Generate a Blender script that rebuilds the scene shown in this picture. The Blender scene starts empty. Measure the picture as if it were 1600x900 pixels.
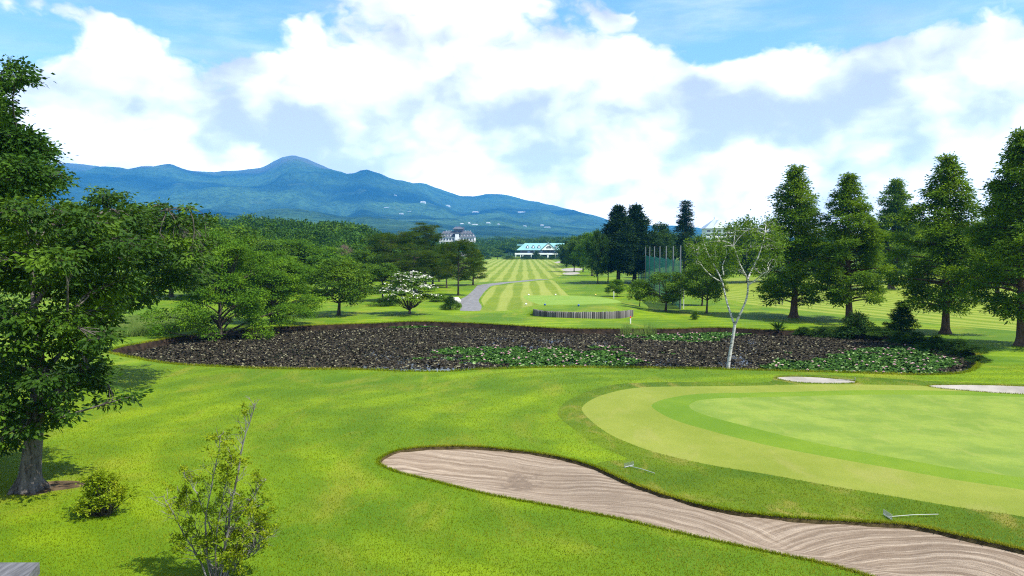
import bpy, math, random
import numpy as np
from mathutils import Vector
from mathutils.geometry import delaunay_2d_cdt

C = bpy.context.scene.collection
S = bpy.context.scene
F, PX0, PY0, HOR, CAMH = 1210.0, 800.0, 450.0, 388.0, 7.0
PITCH = math.atan((PY0 - HOR) / F)
SP, CP = math.sin(PITCH), math.cos(PITCH)
SUN_AZ, SUN_EL = math.radians(116), math.radians(56)      # azimuth from +Y (view direction) towards +X

# ------------------------------------------------------------------ helpers
def ray(px, py):
    u = (px - PX0) / F; v = (PY0 - py) / F
    return np.array([u, CP + v * SP, -SP + v * CP])
def gp(px, py, z=0.0):
    d = ray(px, py); t = (z - CAMH) / d[2]
    return np.array([d[0] * t, d[1] * t, z])
def atd(px, py, depth):
    d = ray(px, py); t = depth / d[1]
    return np.array([d[0] * t, depth, CAMH + d[2] * t])
def nrm(a):
    return a / np.maximum(np.linalg.norm(a, axis=-1, keepdims=True), 1e-9)

class G:
    def __init__(s): s.v = []; s.f = []; s.m = []; s.n = 0
    def add(s, v, f, mi=0):
        v = np.asarray(v, float).reshape(-1, 3); f = np.asarray(f, int)
        if len(f) == 0: return s
        s.v.append(v); s.f.append(f + s.n); s.m.append(mi); s.n += len(v); return s
    def box(s, c, d, rz=0, mi=0):
        x, y, z = np.array(d) / 2.0
        v = np.array([[-x,-y,-z],[x,-y,-z],[x,y,-z],[-x,y,-z],[-x,-y,z],[x,-y,z],[x,y,z],[-x,y,z]])
        if rz:
            c_, s_ = math.cos(rz), math.sin(rz)
            v = v @ np.array([[c_, s_, 0], [-s_, c_, 0], [0, 0, 1]])
        return s.add(v + np.array(c), [[0,3,2,1],[4,5,6,7],[0,1,5,4],[1,2,6,5],[2,3,7,6],[3,0,4,7]], mi)
    def tube(s, P, R, n=7, cap=True, mi=0):
        P = np.asarray(P, float); R = np.asarray(R, float) * np.ones(len(P)); m = len(P)
        T = np.gradient(P, axis=0); T = nrm(T)
        ref = np.array([0.31, 0.17, 0.93]) if abs(T[0, 2]) < 0.9 else np.array([1.0, 0.1, 0.0])
        A = nrm(np.cross(T, ref)); B = np.cross(T, A)
        a = np.linspace(0, 2 * np.pi, n, endpoint=False)
        V = P[:, None] + R[:, None, None] * (np.cos(a)[None, :, None] * A[:, None] + np.sin(a)[None, :, None] * B[:, None])
        i = np.arange(m - 1)[:, None] * n; j = np.arange(n)[None]; k = (j + 1) % n
        s.add(V, np.stack([i + j, i + k, i + n + k, i + n + j], -1).reshape(-1, 4), mi)
        if cap:
            s.add(V[-1], [list(range(n))], mi)
            s.add(V[0], [list(range(n))[::-1]], mi)
        return s
    def prism(s, poly, z0, z1, mi=0):
        poly = np.asarray(poly, float); n = len(poly)
        v = np.vstack([np.c_[poly, np.full(n, z0)], np.c_[poly, np.full(n, z1)]])
        s.add(v, [[i, (i + 1) % n, n + (i + 1) % n, n + i] for i in range(n)], mi)
        s.add(v[n:], [list(range(n))], mi); s.add(v[:n], [list(range(n))[::-1]], mi)
        return s
    def mesh(s, name, mats, smooth=False):
        me = bpy.data.meshes.new(name)
        V = np.concatenate(s.v)
        tot = np.concatenate([np.full(len(f), f.shape[1]) for f in s.f])
        idx = np.concatenate([f.ravel() for f in s.f])
        st = np.concatenate([[0], np.cumsum(tot)[:-1]])
        me.vertices.add(len(V)); me.vertices.foreach_set('co', V.astype(np.float32).ravel())
        me.loops.add(len(idx)); me.loops.foreach_set('vertex_index', idx.astype(np.int32))
        me.polygons.add(len(tot)); me.polygons.foreach_set('loop_start', st.astype(np.int32))
        mats = mats if isinstance(mats, (list, tuple)) else [mats]
        for m in mats: me.materials.append(m)
        mi = np.concatenate([np.full(len(f), k) for f, k in zip(s.f, s.m)])
        me.polygons.foreach_set('material_index', mi.astype(np.int32))
        me.update(calc_edges=True)
        me.polygons.foreach_set('use_smooth', np.full(len(tot), bool(smooth)))
        return me
    def build(s, name, mats, parent=None, smooth=False, loc=None):
        return link(name, s.mesh(name, mats, smooth), parent, loc)
def link(name, data, parent=None, loc=None):
    o = bpy.data.objects.new(name, data); C.objects.link(o)
    if parent is not None: o.parent = parent
    if loc is not None: o.location = loc
    return o
def tag(o, label=None, cat=None, group=None, kind=None):
    if label: o['label'] = label
    if cat: o['category'] = cat
    if group: o['group'] = group
    if kind: o['kind'] = kind
    return o
def thing(name, label, cat, loc=(0, 0, 0), rz=0, group=None):
    o = link(name, None, None, loc); o.rotation_euler = (0, 0, rz); o.empty_display_size = 0.3
    return tag(o, label, cat, group)
def struct(name, g, mats, smooth=True):
    return tag(g.build(name, mats, None, smooth), kind='structure')

# ------------------------------------------------------------------ materials
class NT:
    def __init__(s, mat):
        s.t = mat.node_tree; s.t.nodes.clear()
    def n(s, kind, **kw):
        o = s.t.nodes.new('ShaderNode' + kind)
        for k, v in kw.items():
            if k == 'ins':
                for kk, vv in v.items():
                    if hasattr(vv, 'links') or isinstance(vv, bpy.types.NodeSocket): s.t.links.new(vv, o.inputs[kk])
                    else: o.inputs[kk].default_value = vv
            else: setattr(o, k, v)
        return o
    def math(s, op, a, b=None, c=None, clamp=False):
        ins = {0: a}
        if b is not None: ins[1] = b
        if c is not None: ins[2] = c
        return s.n('Math', operation=op, use_clamp=clamp, ins=ins).outputs[0]
    def mix(s, f, a, b, mode='MIX'):
        o = s.n('Mix', data_type='RGBA', blend_type=mode)
        for k, v in ((0, f), (6, a), (7, b)):
            if isinstance(v, bpy.types.NodeSocket): s.t.links.new(v, o.inputs[k])
            else: o.inputs[k].default_value = (*v, 1) if isinstance(v, tuple) and len(v) == 3 else v
        return o.outputs[2]
    def noise(s, vec, scale, detail=4, rough=0.55, dist=0.0):
        return s.n('TexNoise', ins={'Vector': vec, 'Scale': scale, 'Detail': detail, 'Roughness': rough, 'Distortion': dist}).outputs[0]
    def ramp(s, v, a, b):
        o = s.n('MapRange', interpolation_type='SMOOTHSTEP', ins={0: v, 1: a, 2: b, 3: 0.0, 4: 1.0})
        return o.outputs[0]
    def out(s, surf=None, vol=None):
        o = s.n('OutputMaterial')
        if surf is not None: s.t.links.new(surf, o.inputs['Surface'])
        if vol is not None: s.t.links.new(vol, o.inputs['Volume'])
def newmat(name):
    m = bpy.data.materials.new(name); m.use_nodes = True
    return m, NT(m)
def pos(t): return t.n('NewGeometry').outputs['Position']

def plain(name, col, rough=0.6, var=0.15, scale=6.0, spec=0.3, metal=0.0, bump=0.0):
    m, t = newmat(name); tc = t.n('TexCoord').outputs['Object']
    nz = t.noise(tc, scale, 5)
    lo = tuple(c * (1 - var) for c in col); hi = tuple(min(1, c * (1 + var)) for c in col)
    c = t.mix(t.ramp(nz, 0.3, 0.7), lo, hi)
    b = t.n('BsdfPrincipled', ins={'Base Color': c, 'Roughness': rough, 'Specular IOR Level': spec, 'Metallic': metal})
    if bump: t.t.links.new(t.n('Bump', ins={'Strength': 0.6, 'Distance': bump, 'Height': nz}).outputs[0], b.inputs['Normal'])
    t.out(b.outputs[0]); return m

def leafmat(name, a, b, c, transl=0.3, rough=0.45, spec=0.35, clump=0.9):
    """leaf colours a..b vary leaf to leaf, c is the fresh tint that comes in clumps"""
    m, t = newmat(name)
    g = t.n('NewGeometry'); tc = t.n('TexCoord').outputs['Object']; oi = t.n('ObjectInfo').outputs['Random']
    col = t.mix(g.outputs['Random Per Island'], a, b)
    col = t.mix(t.math('MULTIPLY', t.ramp(t.noise(tc, clump, 3), 0.48, 0.66), 0.75), col, c)
    col = t.mix(t.math('MULTIPLY', oi, 0.35), col, tuple(x * 0.7 for x in b))
    p = t.n('BsdfPrincipled', ins={'Base Color': col, 'Roughness': 0.6, 'Specular IOR Level': spec * 0.35})
    tr = t.n('BsdfTranslucent', ins={'Color': t.mix(0.5, col, c)})
    t.out(t.n('MixShader', ins={0: transl, 1: p.outputs[0], 2: tr.outputs[0]}).outputs[0])
    return m

def barkmat(name, a, b, scale=3.0):
    m, t = newmat(name); tc = t.n('TexCoord').outputs['Object']
    st = t.n('Mapping', ins={'Vector': tc, 'Scale': (1, 1, 0.22)}).outputs[0]
    n1 = t.noise(st, scale * 3, 6, 0.65); n2 = t.noise(tc, scale * 0.6, 3)
    col = t.mix(t.ramp(n1, 0.35, 0.65), a, b); col = t.mix(t.math('MULTIPLY', t.ramp(n2, 0.5, 0.65), 0.5), col, b)
    bp = t.n('Bump', ins={'Strength': 0.9, 'Distance': 0.04, 'Height': n1}).outputs[0]
    t.out(t.n('BsdfPrincipled', ins={'Base Color': col, 'Roughness': 0.85, 'Specular IOR Level': 0.15, 'Normal': bp}).outputs[0])
    return m

def grassmat(name, dark, light, yellow, yamt=0.5, fine=45.0, stripe=None, sfac=0.6, lightcol=None, cross=None, bump=0.02, big=0.11, arcs=False):
    m, t = newmat(name); P = pos(t)
    n_big = t.noise(P, big, 4, 0.6); n_mid = t.noise(P, big * 7, 4, 0.6); n_f = t.noise(P, fine, 3, 0.7)
    flat = t.n('Mapping', ins={'Vector': P, 'Scale': (1, 0.45, 1)}).outputs[0]
    n_p = t.noise(flat, big * 3.1, 5, 0.65, 0.6)
    col = t.mix(t.ramp(n_big, 0.35, 0.65), dark, light)
    col = t.mix(t.math('MULTIPLY', t.ramp(n_mid, 0.42, 0.72), 0.45), col, dark)
    if arcs:                                                             # passes of the mower round the green
        c = gp(1560, 668); xyz = t.n('SeparateXYZ', ins={0: P}).outputs
        dx = t.math('MULTIPLY', t.math('SUBTRACT', xyz[0], float(c[0])), 0.62); dy = t.math('SUBTRACT', xyz[1], float(c[1]))
        rr = t.math('SQRT', t.math('ADD', t.math('MULTIPLY', dx, dx), t.math('MULTIPLY', dy, dy)))
        rr = t.math('ADD', rr, t.math('MULTIPLY', n_mid, 0.5))
        w = t.ramp(t.math('SINE', t.math('MULTIPLY', rr, math.pi / 0.95)), -0.6, 0.6)
        col = t.mix(t.math('MULTIPLY', t.math('MULTIPLY', w, 0.75), t.ramp(n_big, 0.25, 0.6)), col, t.mix(1.0, col, (0.66, 0.76, 0.8), 'MULTIPLY'))
    if stripe:
        sx, sy, wid, ph = stripe
        xyz = t.n('SeparateXYZ', ins={0: P}).outputs
        c = t.math('ADD', t.math('MULTIPLY', xyz[0], sx), t.math('MULTIPLY', xyz[1], sy))
        c = t.math('ADD', c, t.math('MULTIPLY', t.math('SUBTRACT', n_mid, 0.5), wid * 0.12))
        w = t.math('SINE', t.math('MULTIPLY_ADD', c, math.pi / wid, ph))
        if cross:
            c2 = t.math('ADD', t.math('MULTIPLY', xyz[0], cross[0]), t.math('MULTIPLY', xyz[1], cross[1]))
            w2 = t.math('SINE', t.math('MULTIPLY', c2, math.pi / cross[2]))
            w = t.math('ADD', w, t.math('MULTIPLY', w2, cross[3]))
        f = t.math('MULTIPLY', t.ramp(w, -0.45, 0.45), t.math('MULTIPLY_ADD', n_big, 0.9, sfac - 0.45, clamp=True))
        col = t.mix(f, col, lightcol)
    col = t.mix(t.math('MULTIPLY', t.ramp(n_p, 0.50, 0.70), yamt), col, yellow)
    col = t.mix(t.math('MULTIPLY_ADD', t.ramp(n_f, 0.30, 0.70), 0.55, 0.0), t.mix(0.28, col, (0.0, 0.015, 0.0)), t.mix(1.0, col, (1.3, 1.3, 1.3), 'MULTIPLY'))
    bp = t.n('Bump', ins={'Strength': 0.7, 'Distance': bump, 'Height': n_f}).outputs[0]
    t.out(t.n('BsdfPrincipled', ins={'Base Color': col, 'Roughness': 0.75, 'Specular IOR Level': 0.12, 'Normal': bp}).outputs[0])
    return m

M = {}
GD, GL, GY = (0.070, 0.142, 0.003), (0.170, 0.252, 0.003), (0.255, 0.235, 0.026)
M['lawn'] = grassmat('lawn grass', GD, GL, GY, 0.42, arcs=True)
M['rough'] = grassmat('rough grass', (0.052, 0.104, 0.003), (0.110, 0.165, 0.004), (0.23, 0.195, 0.040), 0.85, big=0.2)
M['collar'] = grassmat('collar grass', (0.165, 0.205, 0.022), (0.215, 0.245, 0.036), (0.26, 0.25, 0.07), 0.4, big=0.2)
M['fringe'] = grassmat('fringe grass', (0.100, 0.182, 0.008), (0.145, 0.225, 0.012), (0.15, 0.21, 0.015), 0.3, big=0.2)
M['green'] = grassmat('putting green', (0.135, 0.205, 0.026), (0.200, 0.265, 0.038), (0.23, 0.265, 0.055), 0.5, big=0.45, bump=0.006)
M['tee'] = grassmat('tee grass', (0.150, 0.250, 0.030), (0.190, 0.290, 0.040), (0.24, 0.30, 0.06), 0.3, big=0.2)
M['fairway'] = grassmat('fairway stripes', (0.115, 0.175, 0.008), (0.165, 0.215, 0.012), (0.24, 0.24, 0.04), 0.25,
                        stripe=(1.0, -0.015, 1.5, 0.6), sfac=0.75, lightcol=(0.255, 0.288, 0.055), cross=(0.12, 1.0, 26.0, 0.35))
M['side_fairway'] = grassmat('side fairway stripes', (0.110, 0.175, 0.006), (0.155, 0.215, 0.010), (0.24, 0.24, 0.04), 0.25,
                        stripe=(0.935, 0.355, 1.35, 0.2), sfac=0.75, lightcol=(0.24, 0.275, 0.036))
M['blade'] = leafmat('grass blades', (0.090, 0.155, 0.003), (0.215, 0.280, 0.004), (0.30, 0.28, 0.025), 0.35, 0.6, 0.15, clump=0.25)
M['reed'] = leafmat('long grass', (0.10, 0.20, 0.03), (0.20, 0.30, 0.06), (0.28, 0.33, 0.09), 0.35, 0.6, 0.15)
M['soil'] = plain('dark bank soil', (0.022, 0.015, 0.010), 0.95, 0.6, 3.0, 0.1, bump=0.08)
M['lip'] = plain('bunker lip soil', (0.045, 0.034, 0.014), 0.95, 0.5, 5.0, 0.1, bump=0.03)
M['bare'] = plain('bare brown soil', (0.075, 0.052, 0.028), 0.95, 0.6, 2.5, 0.1, bump=0.05)
M['mud'] = plain('pond mud', (0.012, 0.010, 0.008), 0.9, 0.4, 1.0)
M['asphalt'] = plain('asphalt', (0.150, 0.150, 0.155), 0.9, 0.25, 1.5, 0.2)

def sandmat():
    m, t = newmat('raked sand'); P = pos(t)
    xyz = t.n('SeparateXYZ', ins={0: P}).outputs
    nz = t.noise(P, 0.55, 3); nf = t.noise(P, 30, 4, 0.7); nb = t.noise(P, 0.9, 4)
    def rings(cx, cy, ang, ax, freq, warp, sd):
        dx = t.math('SUBTRACT', xyz[0], cx); dy = t.math('SUBTRACT', xyz[1], cy)
        ca, sa = math.cos(ang), math.sin(ang)
        p = t.math('MULTIPLY', t.math('ADD', t.math('MULTIPLY', dx, ca), t.math('MULTIPLY', dy, sa)), ax)
        q = t.math('ADD', t.math('MULTIPLY', dx, -sa), t.math('MULTIPLY', dy, ca))
        r = t.math('SQRT', t.math('ADD', t.math('MULTIPLY', p, p), t.math('MULTIPLY', q, q)))
        r = t.math('ADD', r, t.math('MULTIPLY', nz, warp))
        # strokes of the rake: lines whose strength comes and goes
        v = t.n('CombineXYZ', ins={0: t.math('MULTIPLY', r, freq), 1: t.math('MULTIPLY', xyz[0], 0.6), 2: t.math('MULTIPLY_ADD', xyz[1], 0.6, sd)}).outputs[0]
        f1 = t.noise(v, 1.0, 3, 0.7); f2 = t.noise(v, 0.28, 2, 0.5)
        groove = t.math('MULTIPLY', t.math('SINE', t.math('MULTIPLY', r, 27.0)), t.ramp(t.noise(v, 0.16, 2), 0.4, 0.62))
        base = t.math('ADD', t.math('MULTIPLY', t.math('SUBTRACT', f1, 0.5), 2.2), t.math('MULTIPLY', t.math('SUBTRACT', f2, 0.5), 1.7))
        return t.math('MULTIPLY_ADD', groove, 0.38, base)
    c1 = gp(1455, 892); c2 = gp(960, 800); e0, e1 = gp(640, 725), gp(1200, 835)
    ang = math.atan2(e1[1] - e0[1], e1[0] - e0[0])
    w1 = rings(float(c1[0]), float(c1[1]), 0.12, 0.70, 21.0, 0.22, 3.0); w2 = rings(float(c2[0]), float(c2[1]), ang, 0.36, 30.0, 0.4, 9.0)
    w1 = t.math('MULTIPLY', w1, 1.45)
    f = t.ramp(xyz[0], 5.6, 7.6)
    w = t.n('Mix', data_type='FLOAT', ins={0: f, 2: w2, 3: w1}).outputs[0]
    h = t.math('ADD', t.math('MULTIPLY', w, 0.5), t.math('MULTIPLY', nf, 0.5))
    col = t.mix(t.ramp(w, -0.55, 0.65), (0.130, 0.090, 0.060), (0.350, 0.282, 0.215))
    col = t.mix(t.math('MULTIPLY', t.ramp(nb, 0.52, 0.72), 0.55), col, (0.165, 0.118, 0.082))
    # scuffed damp spot where someone played out
    sc = gp(812, 732); ds = t.n('VectorMath', operation='SUBTRACT', ins={0: P, 1: tuple(sc)}).outputs[0]
    ds = t.n('VectorMath', operation='MULTIPLY', ins={0: ds, 1: (1.1, 0.8, 0)}).outputs[0]
    ds = t.math('ADD', t.n('VectorMath', operation='LENGTH', ins={0: ds}).outputs['Value'], t.math('MULTIPLY', t.noise(P, 3.5, 4), 2.4))
    col = t.mix(t.math('MULTIPLY', t.ramp(ds, 1.95, 1.45), 0.85), col, (0.10, 0.07, 0.05))
    ng = t.noise(P, 9, 4, 0.7)
    col = t.mix(t.math('MULTIPLY', t.ramp(ng, 0.42, 0.62), 0.35), col, (0.20, 0.15, 0.112))
    col = t.mix(t.math('MULTIPLY', nf, 0.45), col, (0.31, 0.255, 0.20))
    bp = t.n('Bump', ins={'Strength': 0.8, 'Distance': 0.06, 'Height': h}).outputs[0]
    t.out(t.n('BsdfPrincipled', ins={'Base Color': col, 'Roughness': 0.95, 'Specular IOR Level': 0.1, 'Normal': bp}).outputs[0])
    return m
M['sand'] = sandmat()
M['pale_sand'] = plain('pale sand', (0.27, 0.25, 0.225), 0.95, 0.18, 0.8, 0.1, bump=0.03)

# ------------------------------------------------------------------ camera, world, sun
cam = bpy.data.cameras.new('camera'); co = link('camera', cam)
cam.sensor_width = 36; cam.lens = 36 * F / 1600; cam.clip_end = 40000; cam.clip_start = 0.05
co.location = (0, 0, CAMH); co.rotation_euler = (math.pi / 2 - PITCH, 0, 0)
S.camera = co
S.view_settings.view_transform = 'Standard'; S.view_settings.look = 'None'
S.view_settings.exposure = 0.95; S.view_settings.gamma = 1
S.render.resolution_x, S.render.resolution_y = 1024, 576
cy = S.cycles
cy.use_denoising = False; cy.use_adaptive_sampling = True; cy.adaptive_threshold = 0.006; cy.filter_width = 1.15
cy.max_bounces = 7; cy.diffuse_bounces = 3; cy.glossy_bounces = 2; cy.transmission_bounces = 3; cy.volume_bounces = 1
cy.transparent_max_bounces = 6; cy.caustics_reflective = False; cy.caustics_refractive = False
cy.sample_clamp_indirect = 6

sun = bpy.data.lights.new('sun', 'SUN'); sun.energy = 5.0; sun.angle = math.radians(0.53); sun.color = (1.0, 0.95, 0.86)
so = link('sun', sun)
sd = Vector((math.sin(SUN_AZ) * math.cos(SUN_EL), math.cos(SUN_AZ) * math.cos(SUN_EL), math.sin(SUN_EL)))
so.rotation_euler = sd.to_track_quat('Z', 'Y').to_euler()

W = bpy.data.worlds.new('World'); S.world = W; W.use_nodes = True
def world():
    t = NT(W)
    sky = t.n('TexSky', sky_type='NISHITA', sun_disc=False, sun_elevation=SUN_EL, sun_rotation=SUN_AZ, altitude=600, air_density=1.0, dust_density=0.35, ozone_density=2.2)
    d = t.n('TexCoord').outputs['Generated']
    xyz = t.n('SeparateXYZ', ins={0: d}).outputs
    az = t.math('ARCTAN2', xyz[0], xyz[1]); el = t.math('ARCSINE', xyz[2])
    # elevations are stretched so that clouds flatten towards the horizon
    p0 = t.n('CombineXYZ', ins={0: az, 1: t.math('MULTIPLY', el, 1.55), 2: t.math('MULTIPLY', xyz[1], 0.35)}).outputs[0]
    wn = t.n('TexNoise', ins={'Vector': p0, 'Scale': 9.0, 'Detail': 4.0, 'Roughness': 0.6}).outputs['Color']
    wob = t.n('VectorMath', operation='MULTIPLY_ADD', ins={0: wn, 1: (0.075, 0.075, 0.0), 2: p0}).outputs[0]
    p = t.n('VectorMath', operation='SUBTRACT', ins={0: wob, 1: (0.0375, 0.0375, 0.0)}).outputs[0]
    # where the banks of cloud (+) and the blue gaps (-) lie: photo pixel, half sizes in px, weight
    blobs = [(190, 115, 120, 75, .75), (300, 190, 230, 90, .8), (150, 230, 170, 45, .9), (700, 60, 210, 110, .72), (910, 130, 130, 80, .9), (640, 200, 240, 70, .6),
             (600, 130, 120, 60, .6), (1000, 210, 170, 80, .8), (1430, 160, 170, 60, .9), (1540, 90, 120, 50, .7), (1300, 90, 220, 60, .38), (1250, 270, 420, 110, .95),
             (850, 320, 380, 70, .95), (410, 103, 45, 14, .85), (470, 55, 30, 28, .6), (55, 150, 40, 20, .75), (955, 22, 30, 14, .6), (765, 135, 25, 16, .6), (1500, 330, 300, 120, .9),
             (390, 238, 120, 26, .55), (1120, 150, 130, 60, .5), (1330, 190, 160, 60, .4), (250, 60, 90, 40, .2), (1160, 200, 140, 70, .45), (60, 210, 90, 50, .4), (60, 0, 110, 24, .55),
             (350, 40, 130, 60, -.85), (50, 70, 80, 50, -.6), (1110, 55, 100, 70, -.7), (1280, 25, 300, 34, -.75), (1300, 110, 60, 30, -.35), (560, 170, 50, 25, -.35), (430, 140, 60, 18, -.4), (300, 15, 250, 26, -.5), (1480, 45, 60, 18, -.3)]
    acc = None
    for (bx, by, sx, sy, w) in blobs:
        r = ray(bx, by); r = r / np.linalg.norm(r)
        a0, e0 = math.atan2(r[0], r[1]), math.asin(r[2])
        q = t.n('VectorMath', operation='SUBTRACT', ins={0: p, 1: (a0, e0 * 1.55, 0)}).outputs[0]
        q = t.n('VectorMath', operation='MULTIPLY', ins={0: q, 1: (F / sx, F / (sy * 1.55), 0)}).outputs[0]
        l2 = t.n('VectorMath', operation='DOT_PRODUCT', ins={0: q, 1: q}).outputs['Value']
        g = t.math('MULTIPLY', t.math('POWER', 2.718, t.math('MULTIPLY', l2, -1.0)), w)
        acc = g if acc is None else t.math('ADD', acc, g)
    far = t.math('MULTIPLY', t.ramp(t.math('ABSOLUTE', az), 0.75, 1.0), 0.22)         # the sky away from the photograph: scattered cloud
    high = t.math('MULTIPLY', t.ramp(el, 0.34, 0.5), 0.05)
    acc = t.math('ADD', acc, t.math('MAXIMUM', far, high))
    def fb(vec):
        a = t.n('TexNoise', ins={'Vector': vec, 'Scale': 6.5, 'Detail': 7.0, 'Roughness': 0.58, 'Lacunarity': 2.1}).outputs[0]
        v = t.n('TexVoronoi', feature='F1', voronoi_dimensions='2D', normalize=True, ins={'Vector': vec, 'Scale': 11.0, 'Detail': 3.0, 'Roughness': 0.55, 'Lacunarity': 2.1}).outputs['Distance']
        return t.math('ADD', t.math('MULTIPLY', a, 0.62), t.math('MULTIPLY', t.math('SUBTRACT', 0.80, v), 0.46))
    def fs(vec): return t.n('TexNoise', ins={'Vector': vec, 'Scale': 6.5, 'Detail': 3.5, 'Roughness': 0.5, 'Lacunarity': 2.1}).outputs[0]
    n1 = fb(p)
    poff = t.n('VectorMath', operation='ADD', ins={0: p, 1: (0.042, 0.080, 0)}).outputs[0]
    dif = t.math('SUBTRACT', fs(p), fs(poff))
    dens = t.math('ADD', t.math('MULTIPLY', acc, 0.80), t.math('MULTIPLY', t.math('SUBTRACT', n1, 0.5), 2.5))
    alpha = t.math('MAXIMUM', t.ramp(dens, 0.14, 0.50), t.math('MULTIPLY', t.ramp(t.noise(t.n('Mapping', ins={'Vector': p0, 'Scale': (1.0, 3.0, 1.0)}).outputs[0], 5.0, 6, 0.6), 0.40, 0.75), 0.40))
    nl = t.n('TexNoise', ins={'Vector': p0, 'Scale': 3.6, 'Detail': 4.0, 'Roughness': 0.5}).outputs[0]
    lit = t.math('MULTIPLY_ADD', dif, 3.0, 0.60)
    lit = t.math('ADD', lit, t.math('MULTIPLY', t.math('SUBTRACT', nl, 0.5), 1.9))
    lit = t.math('ADD', lit, t.math('MULTIPLY', t.math('SUBTRACT', n1, 0.5), 0.9))
    lit = t.math('ADD', lit, t.math('MULTIPLY', t.ramp(el, 0.14, 0.02), 0.22))
    lit = t.math('SUBTRACT', lit, t.math('MULTIPLY', t.ramp(dens, 0.75, 1.5), 0.05))
    lit = t.ramp(lit, -0.05, 0.95)
    CB = CLOUD
    ccol = t.mix(lit, tuple(x * CB for x in (0.50, 0.515, 0.565)), tuple(x * CB for x in (1.0, 1.0, 1.02)))
    # light of the clouds before it crosses the hazy air low over the plain
    path = t.math('MINIMUM', t.math('DIVIDE', 745.0, t.math('MAXIMUM', xyz[2], 0.02)), 6900.0)
    gain = t.math('POWER', 2.718, t.math('MULTIPLY', path, HAZE))
    ccol = t.n('VectorMath', operation='SCALE', ins={0: ccol, 'Scale': gain}).outputs[0]
    hsv = t.n('HueSaturation', ins={'Hue': 0.49, 'Saturation': SKYSAT, 'Value': SKYVAL, 'Color': sky.outputs[0]}).outputs[0]
    col = t.mix(t.math('MULTIPLY', alpha, 0.97), hsv, ccol)
    bg = t.n('Background', ins={'Color': col, 'Strength': 0.05})
    o = t.n('OutputWorld'); t.t.links.new(bg.outputs[0], o.inputs['Surface'])
HAZE = 1.15e-4
CLOUD, SKYSAT, SKYVAL = 11.2, 1.10, 2.55
world()
W.cycles.sampling_method = 'MANUAL'; W.cycles.sample_map_resolution = 512

# ------------------------------------------------------------------ ground
def smooth_closed(P, step=None):
    """closed Catmull-Rom curve through points, resampled by distance from the camera"""
    P = np.asarray(P, float); n = len(P); out = []
    for i in range(n):
        p0, p1, p2, p3 = P[i - 1], P[i], P[(i + 1) % n], P[(i + 2) % n]
        L = np.linalg.norm(p2 - p1); d = max(12.0, np.hypot(*(p1 + p2) / 2))
        k = max(2, int(L / (step or max(0.10, 0.009 * d))))
        k = min(k, 60)
        for j in range(k):
            s = j / k
            # centripetal-ish: limit overshoot by scaling tangents with the chord
            m1 = (p2 - p0); m2 = (p3 - p1)
            m1 = m1 / max(np.linalg.norm(m1), 1e-6) * min(L, np.linalg.norm(p1 - p0)) * 0.9
            m2 = m2 / max(np.linalg.norm(m2), 1e-6) * min(L, np.linalg.norm(p3 - p2)) * 0.9
            h = (2*s**3-3*s**2+1) * p1 + (s**3-2*s**2+s) * m1 + (-2*s**3+3*s**2) * p2 + (s**3-s**2) * m2
            out.append(h)
    return np.array(out)
def pxpoly(L, step=None): return smooth_closed([gp(a, b)[:2] for a, b in L], step)
def straight(L): return np.array([gp(a, b)[:2] for a, b in L])
def inside(pts, poly):
    x, y = pts[:, 0], pts[:, 1]; r = np.zeros(len(pts), bool)
    lo, hi = poly.min(0), poly.max(0)
    k = np.where((x >= lo[0]) & (x <= hi[0]) & (y >= lo[1]) & (y <= hi[1]))[0]
    if len(k) == 0: return r
    xs, ys = x[k], y[k]; c = np.zeros(len(k), bool)
    a = poly; b = np.roll(poly, -1, 0)
    for (x1, y1), (x2, y2) in zip(a, b):
        if y1 == y2: continue
        hit = ((y1 > ys) != (y2 > ys)) & (xs < (x2 - x1) * (ys - y1) / (y2 - y1) + x1)
        c ^= hit
    r[k] = c; return r
def dist(pts, poly):
    a = poly; b = np.roll(poly, -1, 0); best = np.full(len(pts), 1e9)
    for p, q in zip(a, b):
        d = q - p; L = max(d @ d, 1e-12)
        s = np.clip(((pts - p) @ d) / L, 0, 1)
        best = np.minimum(best, np.hypot(*(pts - p - s[:, None] * d).T))
    return best
def area(P): return 0.5 * np.sum(P[:, 0] * np.roll(P[:, 1], -1) - np.roll(P[:, 0], -1) * P[:, 1])
def inset(P, d, jit=0.0, seed=0):
    if area(P) < 0: P = P[::-1]
    T = nrm(np.roll(P, -1, 0) - np.roll(P, 1, 0)); N = np.c_[-T[:, 1], T[:, 0]]
    r = np.random.default_rng(seed)
    dd = d * (1 + jit * (r.random(len(P)) - 0.5))
    dd = (dd + np.roll(dd, 1)) / 2 if jit < 1 else dd
    return P + N * np.asarray(dd)[:, None]
def sstep(x, a, b):
    s = np.clip((x - a) / (b - a), 0, 1); return s * s * (3 - 2 * s)

POND = pxpoly([(172,549),(200,557),(260,567),(330,572),(420,575.5),(560,577),(640,580),(700,580),(760,577),(850,574),(1000,574),(1140,577),(1250,580),(1350,583),(1450,585.5),(1500,583),(1524,572),
               (1528,556),(1500,540),(1450,531),(1380,524),(1300,518),(1200,515.5),(1120,512),(1050,514),(960,514),(870,513),(800,508.5),(740,505),(690,503.5),(640,502.5),(580,505.5),(520,507.5),(450,510.5),(400,514),(340,519),(290,525),(240,533),(200,540)])
rj = np.random.default_rng(5)
kj = rj.normal(0, 1, len(POND)); kj = (kj + np.roll(kj, 1) + np.roll(kj, -1)) / 3
POND = inset(POND, 0.0) ; POND = inset(POND, 1.0) if False else POND
_T = nrm(np.roll(POND, -1, 0) - np.roll(POND, 1, 0)); POND = POND + np.c_[-_T[:, 1], _T[:, 0]] * (kj * 0.10)[:, None]
POND_IN = inset(POND, 0.42, 0.9, 3)
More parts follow.
